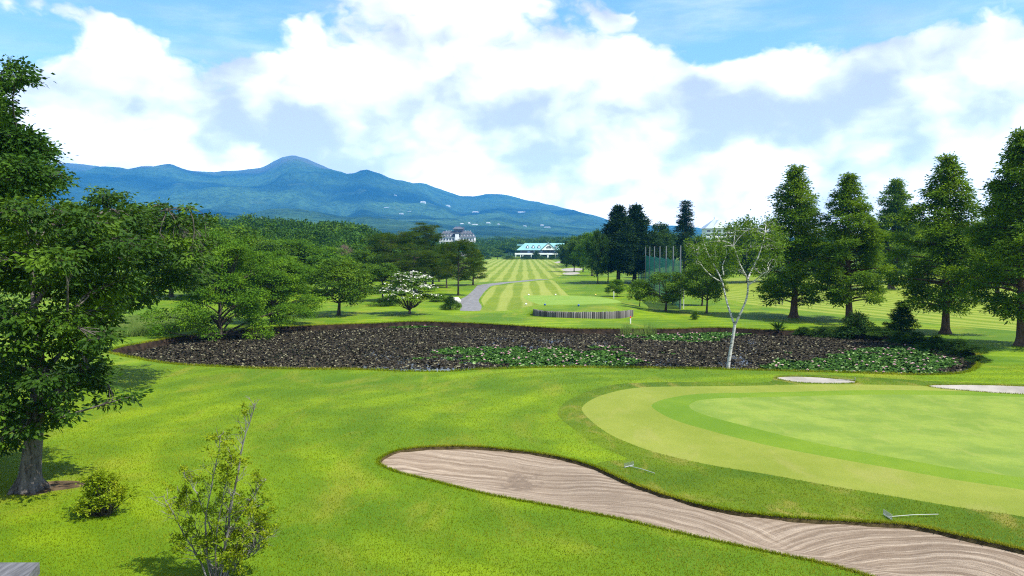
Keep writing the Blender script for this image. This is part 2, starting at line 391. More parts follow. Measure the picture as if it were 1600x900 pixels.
BUNK = pxpoly([(593,726),(600,716),(625,707),(670,702),(740,700),(820,705),(880,713),(930,726),(985,750),(1050,772),(1130,791),(1230,803),(1330,809),(1420,815),(1500,832),(1600,855),(1800,900),(1950,1000),(1500,985),(1385,910),(1300,882),(1200,860),(1080,834),(960,806),(850,786),(760,770),(680,752),(620,738)])
BUNK_IN = inset(BUNK, 0.05, 0.9, 4)
SB1 = pxpoly([(1213,591),(1240,589),(1290,591),(1338,597),(1300,599),(1250,597)], 0.3)
SB2 = pxpoly([(1452,604),(1500,601),(1560,602),(1640,606),(1720,612),(1640,617),(1540,613)], 0.3)
FB = [pxpoly(l, 0.8) for l in ([(877,421),(893,418.5),(911,420),(905,423),(885,423.5)], [(879,427.5),(893,425.5),(906,427),(893,429)], [(866,410),(874,408.2),(880,409),(873,411)])]
GREEN = pxpoly([(1077,637),(1095,628),(1150,621),(1250,616),(1370,615.5),(1600,621),(1750,630),(1900,660),(1950,720),(1850,770),(1720,772),(1600,752),(1500,738),(1400,719),(1300,700),(1200,677),(1120,657),(1085,646)])
FRINGE = pxpoly([(1018,639),(1040,628),(1100,616),(1200,610.5),(1350,609),(1600,614),(1780,623),(1960,650),(2040,720),(1900,800),(1720,795),(1600,770),(1500,754),(1400,735),(1300,716),(1200,696),(1110,674),(1050,657)])
COLLAR = pxpoly([(909,642),(935,625),(1000,610),(1100,603),(1250,600),(1400,602),(1600,608),(1800,615),(2000,640),(2120,720),(1980,840),(1750,845),(1600,807),(1500,791),(1400,773),(1300,755),(1200,736),(1100,719),(1010,698),(945,672)])
ROUGH = pxpoly([(872,650),(890,628),(960,606),(1040,598),(1120,596),(1200,596),(1215,587),(1300,586),(1420,593),(1600,600),(1900,600),(2200,650),(2200,800),(1950,890),(1750,885),(1600,853),(1500,830),(1420,812),(1330,806),(1230,800),(1130,788),(1050,768),(985,747),(930,722),(950,716),(980,712),(930,690)])
PATH = pxpoly([(719,485.5),(749,485.5),(752.5,478),(748,469),(757,456),(767,447.5),(790,443),(820,440),(845,437.8),(858,436.2),(845,436.4),(820,438.2),(790,440.8),(765,443),(746,446.5),(738,455),(727,464),(718,469),(722,478)], 0.5)
FAIR1 = pxpoly([(759,406),(795,404.5),(830,404.5),(862,405.5),(872,412),(880,420),(882,428),(868,434.2),(835,436.5),(790,439.5),(740,441),(745,430),(752,418)], 1.2)
FAIR2 = pxpoly([(768,449),(790,444.5),(820,441),(848,438.5),(862,437.5),(870,443),(878,452),(888,461),(900,464),(925,468),(930,474),(905,481),(850,484),(800,484.5),(752,485.5),(756,478),(752,469),(760,457)], 0.7)
TEE = pxpoly([(818,462.5),(850,462),(900,462),(940,464),(962,469),(971,476),(960,482),(920,484),(880,484),(845,483.5),(826,476)], 0.5)
SIDE = pxpoly([(1118,462),(1180,478),(1285,487.5),(1400,499),(1500,509.5),(1600,520),(1900,552),(2300,560),(2300,440),(1900,432),(1600,431),(1400,431),(1250,431),(1150,434),(1110,440)], 1.0)
wall_line = np.array([gp(a, b)[:2] for a, b in [(834,493.5),(842,495.5),(870,497.5),(910,498.3),(945,498),(970,497),(988,494.5)]])
wl = []
for i in range(len(wall_line) - 1):
    for s in np.linspace(0, 1, 9, endpoint=False): wl.append(wall_line[i] * (1 - s) + wall_line[i + 1] * s)
wl.append(wall_line[-1]); wl = np.array(wl)
wl_back = wl + np.array([0.0, 0.12])

SOIL = pxpoly([(14,781),(40,770),(70,763),(112,761),(138,766),(120,773),(84,778),(52,785)], 0.2)
ZONES = [('bare_soil', SOIL), ('pond_bed', POND_IN), ('pond_bank', POND), ('bunker_sand', BUNK_IN), ('bunker_edge', BUNK), ('pale_sand', SB1), ('pale_sand', SB2)] + [('pale_sand', f) for f in FB] + \
        [('putting_green', GREEN), ('green_fringe', FRINGE), ('green_collar', COLLAR), ('rough_lawn', ROUGH), ('path', PATH), ('tee_lawn', TEE), ('fairway', FAIR1), ('fairway', FAIR2), ('side_fairway', SIDE)]

def base_h(P):
    x, y = P[:, 0], P[:, 1]
    a = sstep(y, 8, 20)
    h = 0.10 * np.sin(x * 0.23 + 1.0) * np.sin(y * 0.19 + 0.4) + 0.06 * np.sin(x * 0.41 + y * 0.33) + 0.05 * np.sin(x * 0.11 - y * 0.15)
    h = h * (1 - 0.6 * sstep(y, 60, 90))
    return h * a
def tee_h(P):
    x, y = P[:, 0], P[:, 1]
    yf = np.interp(x, wl[:, 0], wl[:, 1])
    sx = sstep(x, wl[0, 0] - 3.0, wl[0, 0] + 0.6) * (1 - sstep(x, wl[-1, 0] - 0.6, wl[-1, 0] + 3.5))
    end = sstep(x, wl[0, 0] - 0.3, wl[0, 0] + 0.1) * (1 - sstep(x, wl[-1, 0] - 0.1, wl[-1, 0] + 0.3))
    front = np.where(end > 0.5, sstep(y - yf, 0.02, 0.11), sstep(y - yf, -0.5, 3.5))
    return 0.60 * sx * front * (1 - sstep(y, 92, 112))
def height(P):
    P = np.asarray(P, float)
    h = base_h(P) + tee_h(P)
    m = inside(P, POND)
    near = (P[:, 1] > 38) & (P[:, 1] < 85)
    d = np.zeros(len(P)); d[near] = dist(P[near], POND)
    h = np.where(near, h * sstep(d, 0.3, 3.0) * np.where(m, 0, 1), h)
    mi = inside(P, POND_IN)
    h = np.where(m, -0.75 * sstep(d, 0.0, 0.40) - 0.25 * sstep(d, 0.4, 2.0), h)
    b = inside(P, BUNK); 
    if b.any():
        db = dist(P[b], BUNK)
        h[b] += -0.10 * sstep(db, 0.0, 0.06) - 0.42 * sstep(db, 0.05, 2.2)
    for sb in (SB1, SB2):
        b = inside(P, sb)
        if b.any(): h[b] -= 0.25 * sstep(dist(P[b], sb), 0, 0.8)
    return h
def h1(x, y): return float(height(np.array([[x, y]]))[0])

def make_ground():
    rng = np.random.default_rng(1)
    verts, edges = [], []
    def addloop(P, closed=True):
        n0 = len(verts); verts.extend(map(tuple, P)); k = len(P)
        edges.extend((n0 + i, n0 + (i + 1) % k) for i in range(k if closed else k - 1))
    for _, z in ZONES: addloop(z)
    addloop(wl, False); addloop(wl_back, False)
    X0, X1, Y0, Y1 = -420, 420, -60, 660
    addloop(np.array([(X0, Y0), (X1, Y0), (X1, Y1), (X0, Y1)], float))
    cons = np.array(verts)
    pts = []
    d = 11.0
    while d < 640:
        st = max(0.30, d * 0.022)
        xs = np.arange(-d * 0.85 - 3, d * 0.85 + 3, st)
        pts.append(np.c_[xs + rng.uniform(-.3, .3, len(xs)) * st, d + rng.uniform(-.3, .3, len(xs)) * st]); d += st
    for y in np.arange(-50, 650, 35.0):
        xs = np.arange(-410, 411, 35.0); pts.append(np.c_[xs, np.full(len(xs), y) + 3])
    b = np.arange(-2.5, 17, 0.22)                                       # finer mesh in the big bunker
    bx, by = np.meshgrid(np.arange(-6, 24, 0.25), np.arange(13, 30, 0.25)); bp = np.c_[bx.ravel(), by.ravel()]
    bp = bp[inside(bp, BUNK_IN)]; bp = bp + rng.uniform(-.06, .06, bp.shape); pts.append(bp)
    pts = np.concatenate(pts)
    pts = pts[(pts[:, 0] > X0 + 1) & (pts[:, 0] < X1 - 1) & (pts[:, 1] > Y0 + 1) & (pts[:, 1] < Y1 - 1)]
    # keep free points a little off the outlines
    keep = np.ones(len(pts), bool)
    cell = {}
    for q in cons: cell.setdefault((int(q[0] // 0.12), int(q[1] // 0.12)), 1)
    for i, q in enumerate(pts):
        if (int(q[0] // 0.12), int(q[1] // 0.12)) in cell: keep[i] = False
    pts = pts[keep]
    allv = [Vector(v) for v in verts] + [Vector(p) for p in pts]
    ov, oe, of, *_ = delaunay_2d_cdt(allv, edges, [], 0, 1e-4, False)
    V = np.array([tuple(v) for v in ov]); Fc = np.array([f for f in of if len(f) == 3])
    cen = V[Fc].mean(1)
    zone = np.full(len(Fc), -1)
    for i, (nm, z) in reversed(list(enumerate(ZONES))):
        zone[inside(cen, z)] = i
    Z = height(V)
    V3 = np.c_[V, Z]
    a = V3[Fc[:, 1]] - V3[Fc[:, 0]]; b = V3[Fc[:, 2]] - V3[Fc[:, 0]]
    flip = (a[:, 0] * b[:, 1] - a[:, 1] * b[:, 0]) < 0
    Fc[flip] = Fc[flip][:, ::-1]
    mats = dict(lawn='lawn', bare_soil='bare', pond_bed='mud', pond_bank='soil', bunker_sand='sand', bunker_edge='lip', pale_sand='pale_sand', putting_green='green', green_fringe='fringe', green_collar='collar',
                rough_lawn='rough', path='asphalt', tee_lawn='tee', fairway='fairway', side_fairway='side_fairway')
    names = ['lawn'] + list(dict.fromkeys(n for n, _ in ZONES))
    zid = np.array([0] + [names.index(n) for n, _ in ZONES])[zone + 1]
    for i, n in enumerate(names):
        f = Fc[zid == i]
        if len(f) == 0: continue
        u, inv = np.unique(f, return_inverse=True)
        g = G(); g.add(V3[u], inv.reshape(-1, 3))
        struct(n if n != 'pale_sand' else 'sand', g, M[mats[n]], smooth=n not in ('pond_bank',))
make_ground()

# water surface of the pond
def watermat():
    m, t = newmat('pond water'); P = pos(t)
    bp = t.n('Bump', ins={'Strength': 0.25, 'Distance': 0.02, 'Height': t.noise(P, 3.0, 3)}).outputs[0]
    t.out(t.n('BsdfPrincipled', ins={'Base Color': (0.008, 0.010, 0.009, 1), 'Roughness': 0.06, 'Specular IOR Level': 0.6, 'IOR': 1.33, 'Normal': bp}).outputs[0]); return m
WZ = -0.42
g = G()
vw = [Vector(p) for p in inset(POND, 0.05)]
ov, oe, of, *_ = delaunay_2d_cdt(vw, [(i, (i + 1) % len(vw)) for i in range(len(vw))], [], 1, 1e-4, False)
g.add(np.array([(v[0], v[1], WZ) for v in ov]), np.array([f for f in of if len(f) == 3]))
struct('water', g, watermat())

# ------------------------------------------------------------------ mountain, plain
RIDGE = [(-500,300),(-200,275),(0,262),(60,258),(110,256),(160,262),(200,265),(240,264),(275,262),(300,268),(340,270),(380,266),(412,263),(430,254),(445,247),(462,245),(480,249),(500,258),(520,266),(540,272),(552,272),(566,269),(576,270),(590,277),(610,283),(640,286),(665,287),(690,297),(720,306),(740,307),(760,303.5),(790,306),(820,313),(850,319),(880,326),(910,333),(940,341),(960,349),(1000,352),(1060,353),(1120,360),(1250,372),(1500,380),(2200,384)]
RIDGE = np.array(RIDGE, float)
def vnoise(x, y, seed=0):
    def h(i, j):
        s = np.sin(i * 127.1 + j * 311.7 + seed * 74.7) * 43758.5453
        return s - np.floor(s)
    i, j = np.floor(x), np.floor(y); fx, fy = x - i, y - j
    fx = fx * fx * (3 - 2 * fx); fy = fy * fy * (3 - 2 * fy)
    return (h(i, j) * (1 - fx) + h(i + 1, j) * fx) * (1 - fy) + (h(i, j + 1) * (1 - fx) + h(i + 1, j + 1) * fx) * fy
def fbm(x, y, o=5, seed=0):
    s = 0; a = 0.5
    for k in range(o): s = s + a * vnoise(x * 2**k, y * 2**k, seed + k); a *= 0.5
    return s
def ridged(x, y, o=4, seed=0):
    s = 0; a = 0.5
    for k in range(o): s = s + a * (1 - np.abs(2 * vnoise(x * 2**k, y * 2**k, seed + k) - 1)); a *= 0.5
    return s
DR = 6000.0
def mountain_h(x, y):
    d = np.maximum(y, 1.0); u = PX0 + F * x / d
    top = (HOR - np.interp(u, RIDGE[:, 0], RIDGE[:, 1])) / F * DR + CAMH
    s = np.clip((d - 900) / (DR - 900), 0, 1.6)
    prof = np.where(s < 1, 0.10 * s + 0.90 * s**1.9, 1 - (s - 1) * 1.2)
    h = top * prof
    amp = np.clip(s, 0, 1) ** 2 * np.clip(1.0 - s, 0, 1) * 6.4
    rd = ridged(x / 900 + 0.35 * fbm(x / 700, y / 700, 3, 9), y / 1900, 4, 3) - 0.55
    h = h + rd * amp * np.minimum(top, 500) * 0.62
    # the spurs that stand before the main ridge
    for (pu, pd, ph, wu, wd, lean) in ((272, 4900, 28, 50, 700, 0.25), (190, 5200, 16, 50, 700, 0.1), (330, 4300, 45, 60, 700, 0.5), (470, 5000, 30, 60, 800, -0.2), (600, 4900, 35, 60, 700, 0.3)):
        px_ = u - lean * (pd - d) * 0.08
        h = h + 1.25 * ph * np.exp(-np.abs((px_ - pu) / wu)**1.4) * np.exp(-((d - pd) / wd)**2) * np.clip(1.02 - s, 0, .25) * 4
    h = h + (ridged(x / 260, y / 700, 3, 17) - 0.5) * 42 * np.clip(s, 0, 1) ** 2 * np.clip(1.25 - s, 0, 1) * 2
    h = h + (fbm(x / 60, y / 60, 3, 5) - 0.45) * 8 * sstep(d, 900, 1800)
    return np.maximum(h, 0.0) * sstep(d, 700, 1200) - 0.05
def make_mountain():
    us = np.linspace(-700, 2300, 620); ds = np.concatenate([np.linspace(655, 1500, 40), 1500 * (6000 / 1500) ** np.linspace(0.01, 1, 190), np.linspace(6040, 6500, 8)])
    U, D = np.meshgrid(us, ds); X = (U - PX0) / F * D
    Z = mountain_h(X, D)
    n, m = U.shape
    i = np.arange(n - 1)[:, None] * m; j = np.arange(m - 1)[None]
    f = np.stack([i + j, i + j + 1, i + m + j + 1, i + m + j], -1).reshape(-1, 4)
    m_, t = newmat('mountain forest'); P = pos(t)
    xyz = t.n('SeparateXYZ', ins={0: P}).outputs
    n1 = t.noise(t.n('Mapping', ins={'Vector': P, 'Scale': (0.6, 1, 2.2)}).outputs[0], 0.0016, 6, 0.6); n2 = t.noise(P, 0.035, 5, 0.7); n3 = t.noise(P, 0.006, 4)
    col = t.mix(t.ramp(n1, 0.35, 0.65), (0.003, 0.012, 0.008), (0.065, 0.130, 0.040))  # broad dark bands painted into the forest colour stand in for cloud shadows
    col = t.mix(t.math('MULTIPLY', t.ramp(n2, 0.40, 0.62), 0.6), col, (0.004, 0.014, 0.008))
    col = t.mix(t.math('MULTIPLY', t.ramp(n3, 0.58, 0.70), 0.35), col, (0.10, 0.15, 0.06))
    bare = t.math('MULTIPLY', t.ramp(t.math('MULTIPLY_ADD', n3, 160.0, xyz[2]), 560.0, 720.0), 0.6)
    col = t.mix(bare, col, (0.13, 0.11, 0.095))
    bp = t.n('Bump', ins={'Strength': 1.0, 'Distance': 30.0, 'Height': n2}).outputs[0]
    t.out(t.n('BsdfPrincipled', ins={'Base Color': col, 'Roughness': 0.95, 'Specular IOR Level': 0.0, 'Normal': bp}).outputs[0])
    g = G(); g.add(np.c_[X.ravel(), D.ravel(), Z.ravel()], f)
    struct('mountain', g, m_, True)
    # the wider plain, below the golf course and around it
    g = G(); xs = np.array([-6500, -2500, -900, -425, 0, 425, 900, 2500, 11000], float); ys = np.array([-400, -65, 300, 660, 900, 2500, 6550], float)
    XX, YY = np.meshgrid(xs, ys); ZZ = np.where((np.abs(XX) < 426) & (YY < 661) & (YY > -66), -2.0, -0.3)
    ZZ[YY > 661] = -2.0
    n, m = XX.shape; i = np.arange(n - 1)[:, None] * m; j = np.arange(m - 1)[None]
    g.add(np.c_[XX.ravel(), YY.ravel(), ZZ.ravel()], np.stack([i + j, i + j + 1, i + m + j + 1, i + m + j], -1).reshape(-1, 4))
    struct('terrain', g, plain('field grass', (0.05, 0.10, 0.02), 0.9, 0.4, 0.02))
make_mountain()

# ------------------------------------------------------------------ air
def make_haze():
    m, t = newmat('haze air')
    v = t.n('VolumePrincipled', ins={'Color': (0.08, 0.43, 1.0, 1), 'Density': HAZE, 'Anisotropy': 0.0})
    t.out(None, v.outputs[0])
    g = G(); x0, x1, y0, y1, z0, z1 = -9000, 12000, -700, 6650, -4, 745
    g.box(((x0 + x1) / 2, (y0 + y1) / 2, (z0 + z1) / 2), (x1 - x0, y1 - y0, z1 - z0))
    o = g.build('haze', m); tag(o, kind='stuff'); o['label'] = 'thin blue haze in the air before the far mountain'
make_haze()

# ------------------------------------------------------------------ trees
M['bark_dark'] = barkmat('dark bark', (0.030, 0.024, 0.018), (0.085, 0.070, 0.055))
M['bark_grey'] = barkmat('grey bark', (0.030, 0.026, 0.022), (0.135, 0.120, 0.105))
M['bark_pale'] = barkmat('pale grey twigs', (0.07, 0.062, 0.055), (0.25, 0.235, 0.22))
M['bark_red'] = barkmat('reddish bark', (0.040, 0.025, 0.016), (0.11, 0.07, 0.045))
def birchmat():
    m, t = newmat('birch bark'); tc = t.n('TexCoord').outputs['Object']
    st = t.n('Mapping', ins={'Vector': tc, 'Scale': (1.5, 1.5, 5)}).outputs[0]
    n1 = t.noise(st, 2.2, 5, 0.7)
    col = t.mix(t.ramp(n1, 0.50, 0.62), (0.44, 0.435, 0.42), (0.05, 0.045, 0.04))
    t.out(t.n('BsdfPrincipled', ins={'Base Color': col, 'Roughness': 0.6, 'Specular IOR Level': 0.2}).outputs[0]); return m
M['bark_birch'] = birchmat()
M['leaf_cherry'] = leafmat('cherry leaves', (0.008, 0.028, 0.002), (0.034, 0.086, 0.004), (0.125, 0.225, 0.007), 0.18, 0.38, 0.4, 0.5)
M['leaf_zelk'] = leafmat('fine dark leaves', (0.009, 0.034, 0.004), (0.032, 0.086, 0.006), (0.085, 0.175, 0.010), 0.18, 0.45, 0.3, 0.5)
M['leaf_maple'] = leafmat('light maple leaves', (0.024, 0.075, 0.003), (0.085, 0.190, 0.007), (0.16, 0.29, 0.010), 0.35, 0.5, 0.3, 0.5)
M['leaf_mid'] = leafmat('green leaves', (0.018, 0.056, 0.003), (0.075, 0.155, 0.006), (0.16, 0.26, 0.008), 0.2, 0.45, 0.3, 0.4)
M['leaf_dark'] = leafmat('dark leaves', (0.011, 0.038, 0.003), (0.030, 0.078, 0.005), (0.065, 0.13, 0.007), 0.2, 0.45, 0.3, 0.35)
M['leaf_pine'] = leafmat('pine needles', (0.018, 0.055, 0.004), (0.050, 0.105, 0.006), (0.15, 0.19, 0.010), 0.2, 0.5, 0.25, 0.5)
M['leaf_cypress'] = leafmat('cypress sprays', (0.006, 0.022, 0.005), (0.014, 0.040, 0.007), (0.030, 0.066, 0.009), 0.12, 0.5, 0.2, 0.5)
M['leaf_redwood'] = leafmat('dawn redwood needles', (0.026, 0.075, 0.003), (0.095, 0.190, 0.006), (0.21, 0.32, 0.008), 0.32, 0.5, 0.25, 0.4)
M['leaf_yellow'] = leafmat('yellow green leaves', (0.11, 0.185, 0.005), (0.20, 0.27, 0.008), (0.34, 0.37, 0.014), 0.35, 0.5, 0.3, 0.8)
M['leaf_wood'] = leafmat('forest leaves', (0.016, 0.052, 0.003), (0.042, 0.105, 0.005), (0.095, 0.17, 0.007), 0.15, 0.5, 0.2, 0.12)
M['leaf_birch'] = leafmat('birch leaves', (0.045, 0.105, 0.008), (0.085, 0.165, 0.012), (0.15, 0.24, 0.016), 0.35, 0.5, 0.3, 0.7)
M['leaf_pink'] = leafmat('faded pinkish leaves', (0.16, 0.13, 0.09), (0.22, 0.17, 0.12), (0.24, 0.20, 0.12), 0.3, 0.6, 0.2)
M['petal'] = plain('white bracts', (0.80, 0.80, 0.72), 0.6, 0.06, 3.0)

def leafquads(B, D, N, L, Wd, droop=0.0):
    """one pointed four-sided leaf per row: base, side, tip, side"""
    D = nrm(D); Sd = nrm(np.cross(D, N)); Nn = np.cross(Sd, D)
    L = L[:, None]; Wd = Wd[:, None]
    mid = B + D * L * 0.45
    tip = B + D * L - Nn * L * droop
    V = np.stack([B, mid + Sd * Wd * 0.5, tip, mid - Sd * Wd * 0.5], 1)
    return V.reshape(-1, 3), np.arange(len(B) * 4).reshape(-1, 4)

def sprays(rng, tips, outd, k, cr, L, Wd, flat=0.5, droop=0.15, up=0.7, spread=0.6, ntilt=0.45):
    """k leaves round every twig tip; the leaves of one twig share a tilt, so twigs light up as units"""
    n = len(tips); T = np.repeat(tips, k, 0); O = np.repeat(outd, k, 0)
    off = rng.normal(0, 1, (n * k, 3)) * np.array([1, 1, flat]) * cr * 0.6
    D = O * 0.8 + off / cr * 0.6 + rng.normal(0, spread, (n * k, 3)) * np.array([1, 1, 0.5]); D[:, 2] -= droop
    Nt = nrm(np.array([0, 0, up * 0.8]) + outd * 1.05 + rng.normal(0, ntilt, (n, 3)))
    N = np.repeat(Nt, k, 0) + rng.normal(0, 0.26, (n * k, 3))
    s = rng.uniform(0.8, 1.4, n * k)
    return leafquads(T + off, D, N, L * s, Wd * s, 0.15)

def branch(g, a, b, r0, r1, rng, sag=0.0, n=6, seg=6, mi=0):
    s = np.linspace(0, 1, seg)[:, None]
    L = np.linalg.norm(np.array(b) - a)
    mid = rng.normal(0, 0.06 * L, 3); mid[2] += sag * L
    P = a * (1 - s) + np.array(b) * s + mid * (4 * s * (1 - s))
    g.tube(P, r0 + (r1 - r0) * s[:, 0], n, True, mi)
    return P

def lobed_tree(seed, H, R, z0, prof, nl, lr, flat, tips, k, cr, L, Wd, tr, bark, leaf, fork=0.35, droop=0.15, up=0.7, lean=0.0, lob=None, ntilt=0.45, spread=0.6, twig=True, trunk=True,
               shell=0.35, rootflare=1.5, lfl=0.5, lumps=0.22, rise=0.45):
    """trunk with limbs to every lobe of leaves; returns (trunk mesh, crown mesh). prof(t): crown radius share at height share t"""
    rng = np.random.default_rng(seed)
    lobes = []
    if lob is not None: lobes = [(np.array(c, float), r) for c, r in lob]
    else:
        for i in range(nl):
            t = (i + rng.random()) / nl
            t = t ** 0.85
            a = rng.uniform(0, 2 * np.pi) if nl < 8 else i * 2.39996 + rng.normal(0, 0.5)
            re = R * prof(t) * (1 + lumps * math.sin(2 * a + seed) + lumps * 0.7 * math.sin(3 * a + 1.7 * seed + 4 * t))
            r = re * math.sqrt(rng.uniform(0.15, 1.0)); rad = lr * rng.uniform(0.7, 1.25) * (0.36 + 0.64 * min(1, prof(t) * 1.3))
            r = max(0, r - rad * 0.2)
            lobes.append((np.array([r * math.cos(a), r * math.sin(a), z0 + (H - z0) * t - rad * flat * 0.6]), rad))
    gt, gc = G(), G()
    ztop = max(c[2] for c, r in lobes)
    zs = np.linspace(0, 1, 9); bend = rng.normal(0, 0.12, 2) * (R * 0.25)
    zend = z0 + (ztop - z0) * (fork if fork < 1 else 0.97)
    axis = np.c_[bend[0] * np.sin(zs * 2.4) + lean * zs, bend[1] * np.sin(zs * 2.0), zs * zend]
    rad = tr * (1 - 0.55 * zs ** 0.9) if fork < 1 else tr * (1.02 - 0.95 * zs)
    rad = rad * (1 + (rootflare - 1) * np.exp(-zs * zend / 0.35))
    zz = np.unique(np.r_[0, 0.12, 0.3, 0.6, zs[1:] * zend]); zz = zz[zz <= zend]
    ax = np.c_[np.interp(zz, axis[:, 2], axis[:, 0]), np.interp(zz, axis[:, 2], axis[:, 1]), zz]
    rr = np.interp(zz, axis[:, 2], tr * (1 - 0.55 * zs ** 0.9) if fork < 1 else tr * (1.02 - 0.95 * zs)) * (1 + (rootflare - 1) * np.exp(-zz / 0.3))
    ax[0, 2] = -0.15
    if trunk: gt.tube(ax, rr, 10)
    allt, allo = [], []
    for c, r in lobes:
        hor = math.hypot(c[0], c[1])
        zb = float(np.clip(c[2] - hor * rise, min(z0, zend) * 0.75, zend))
        a = np.array([np.interp(zb, ax[:, 2], ax[:, 0]), np.interp(zb, ax[:, 2], ax[:, 1]), zb])
        rb = float(np.interp(zb, ax[:, 2], rr)) * 0.5
        rb = min(rb, 0.03 + 0.018 * np.linalg.norm(c - a) + 0.02)
        Pb = branch(gt, a, c, rb, 0.018, rng, 0.05, 5, 6)
        nt = max(3, int(1.35 * tips * (r / lr) ** 1.5))
        d = nrm(rng.normal(0, 1, (nt, 3))); d[:, 2] = np.where(rng.random(nt) < 0.65, np.abs(d[:, 2]), d[:, 2])
        q = c + d * r * np.array([1, 1, flat]) * rng.uniform(shell, 1.0, (nt, 1)) ** 0.6
        q += rng.normal(0, 0.12, (nt, 3)) * r
        od = nrm(d * np.array([1, 1, 0.5]) + nrm(np.array([[c[0] - a[0], c[1] - a[1], 0.05]])) * 0.6)
        allt.append(q); allo.append(od)
        if twig:
            for j in range(0, nt, max(1, nt // 5)):
                branch(gt, Pb[rng.integers(3, 6)], q[j], 0.016, 0.006, rng, 0.0, 3, 3)
    T = np.concatenate(allt); O = np.concatenate(allo)
    V, f = sprays(rng, T, O, k, cr, L, Wd, lfl, droop, up, spread, ntilt)
    low = V[:, 2].reshape(-1, 4).min(1) > 0.05
    gc.add(V, f[low])
    return gt.mesh('trunk', bark, True), gc.mesh('crown', leaf)

dome = lambda t: max(0.05, math.sin(math.pi * min(1, 0.22 + 0.72 * t)) ** 0.7)
vase = lambda t: 0.35 + 0.65 * math.sin(math.pi * min(1, 0.15 + 0.75 * t))
cone = lambda t: max(0.05, (1 - t) ** 0.8) * min(1, 0.60 + t * 3.2)
broadcone = lambda t: max(0.05, min(1.0, 1.36 * (1 - t) ** 0.84)) * min(1, 0.74 + t * 1.6)
spire = lambda t: max(0.06, min(1.0, 1.35 * (1 - t) ** 0.88)) * min(1, 0.8 + t)
flatdome = lambda t: max(0.3, math.sin(math.pi * (0.35 + 0.5 * t)))

K = {}          # kind -> (trunk mesh, crown mesh, height, crown radius)
def kind(name, H, R, *a, **kw):
    seed, rest = a[0], a[1:]
    K[name] = (*lobed_tree(seed, H, R, *rest, **kw), H, R)
kind('cherry',   9.0, 5.0, 11, 2.4, flatdome, 46, 1.25, 0.55, 26, 13, 0.42, 0.24, 0.105, 0.26, M['bark_grey'], M['leaf_cherry'], droop=0.35)
kind('cherry2',  7.5, 4.2, 12, 2.0, dome, 36, 1.1, 0.6, 24, 13, 0.40, 0.22, 0.10, 0.22, M['bark_dark'], M['leaf_mid'], droop=0.25)
kind('round',    6.5, 3.7, 13, 1.9, dome, 34, 0.95, 0.55, 29, 12, 0.36, 0.20, 0.10, 0.17, M['bark_dark'], M['leaf_mid'], droop=0.25)
kind('round2',   8.0, 4.0, 23, 2.2, dome, 40, 1.05, 0.55, 29, 12, 0.40, 0.22, 0.11, 0.19, M['bark_dark'], M['leaf_mid'], droop=0.2)
kind('maple',    8.3, 4.6, 14, 0.8, lambda t: 0.25 + 0.75 * math.sin(math.pi * min(1, 0.33 + 0.62 * t)), 60, 1.0, 0.42, 37, 13, 0.40, 0.17, 0.085, 0.22, M['bark_dark'], M['leaf_maple'], droop=0.3, lfl=0.35)
kind('broad',   11.0, 5.2, 15, 2.6, dome, 44, 1.5, 0.6, 29, 12, 0.6, 0.34, 0.18, 0.26, M['bark_dark'], M['leaf_mid'])
kind('broad2',  12.0, 5.0, 25, 3.0, dome, 44, 1.5, 0.65, 22, 12, 0.6, 0.34, 0.18, 0.26, M['bark_dark'], M['leaf_dark'])
kind('yellow',   9.0, 4.2, 16, 2.4, dome, 36, 1.3, 0.6, 29, 12, 0.5, 0.28, 0.14, 0.2, M['bark_dark'], M['leaf_maple'])
kind('redwood', 15.0, 3.7, 17, 1.6, broadcone, 125, 0.76, 0.42, 26, 12, 0.36, 0.25, 0.08, 0.30, M['bark_red'], M['leaf_redwood'], fork=1.0, up=0.5, droop=0.25, rise=0.12, rootflare=1.9, lumps=0.22)
kind('redwood2',14.5, 3.9, 27, 1.9, broadcone, 115, 0.80, 0.42, 26, 12, 0.36, 0.25, 0.08, 0.30, M['bark_red'], M['leaf_redwood'], fork=1.0, up=0.5, droop=0.25, rise=0.12, rootflare=1.9, lumps=0.22)
kind('redwood3',14.0, 3.6, 37, 2.2, broadcone, 120, 0.76, 0.42, 26, 12, 0.36, 0.25, 0.08, 0.30, M['bark_red'], M['leaf_redwood'], fork=1.0, up=0.5, droop=0.25, rise=0.05, rootflare=1.9, lumps=0.22)
kind('cypress', 15.5, 3.6, 18, 2.6, spire, 120, 1.0, 0.8, 22, 12, 0.42, 0.36, 0.13, 0.32, M['bark_dark'], M['leaf_cypress'], fork=1.0, up=0.3, droop=-0.2, rise=0.1, lumps=0.12)
kind('cedar',   19.0, 3.6, 19, 4.5, lambda t: max(0.05, 1 - t) ** 1.05 + 0.04, 64, 1.0, 0.35, 20, 12, 0.5, 0.40, 0.12, 0.30, M['bark_dark'], M['leaf_cypress'], fork=1.0, up=0.5, rise=-0.1, lumps=0.3)
kind('pine',    10.5, 4.4, 20, 3.4, lambda t: 0.45 + 0.55 * math.sin(math.pi * min(1, 0.25 + 0.62 * t)), 34, 1.35, 0.26, 34, 16, 0.36, 0.30, 0.050, 0.22, M['bark_dark'], M['leaf_pine'], fork=0.9, up=0.9, droop=-0.35, rise=0.2, lfl=0.35)
kind('pine2',   12.5, 4.2, 21, 1.5, lambda t: 0.25 + 0.95 * (1 - t) ** 0.75, 44, 1.35, 0.24, 34, 16, 0.40, 0.32, 0.055, 0.26, M['bark_dark'], M['leaf_pine'], fork=1.0, up=0.9, droop=-0.3, rise=0.05, lfl=0.35)
kind('spruce',   3.2, 1.15, 22, 0.15, cone, 60, 0.34, 0.5, 14, 10, 0.2, 0.17, 0.05, 0.06, M['bark_dark'], M['leaf_dark'], fork=1.0, up=0.5, droop=0.1, rise=0.0)
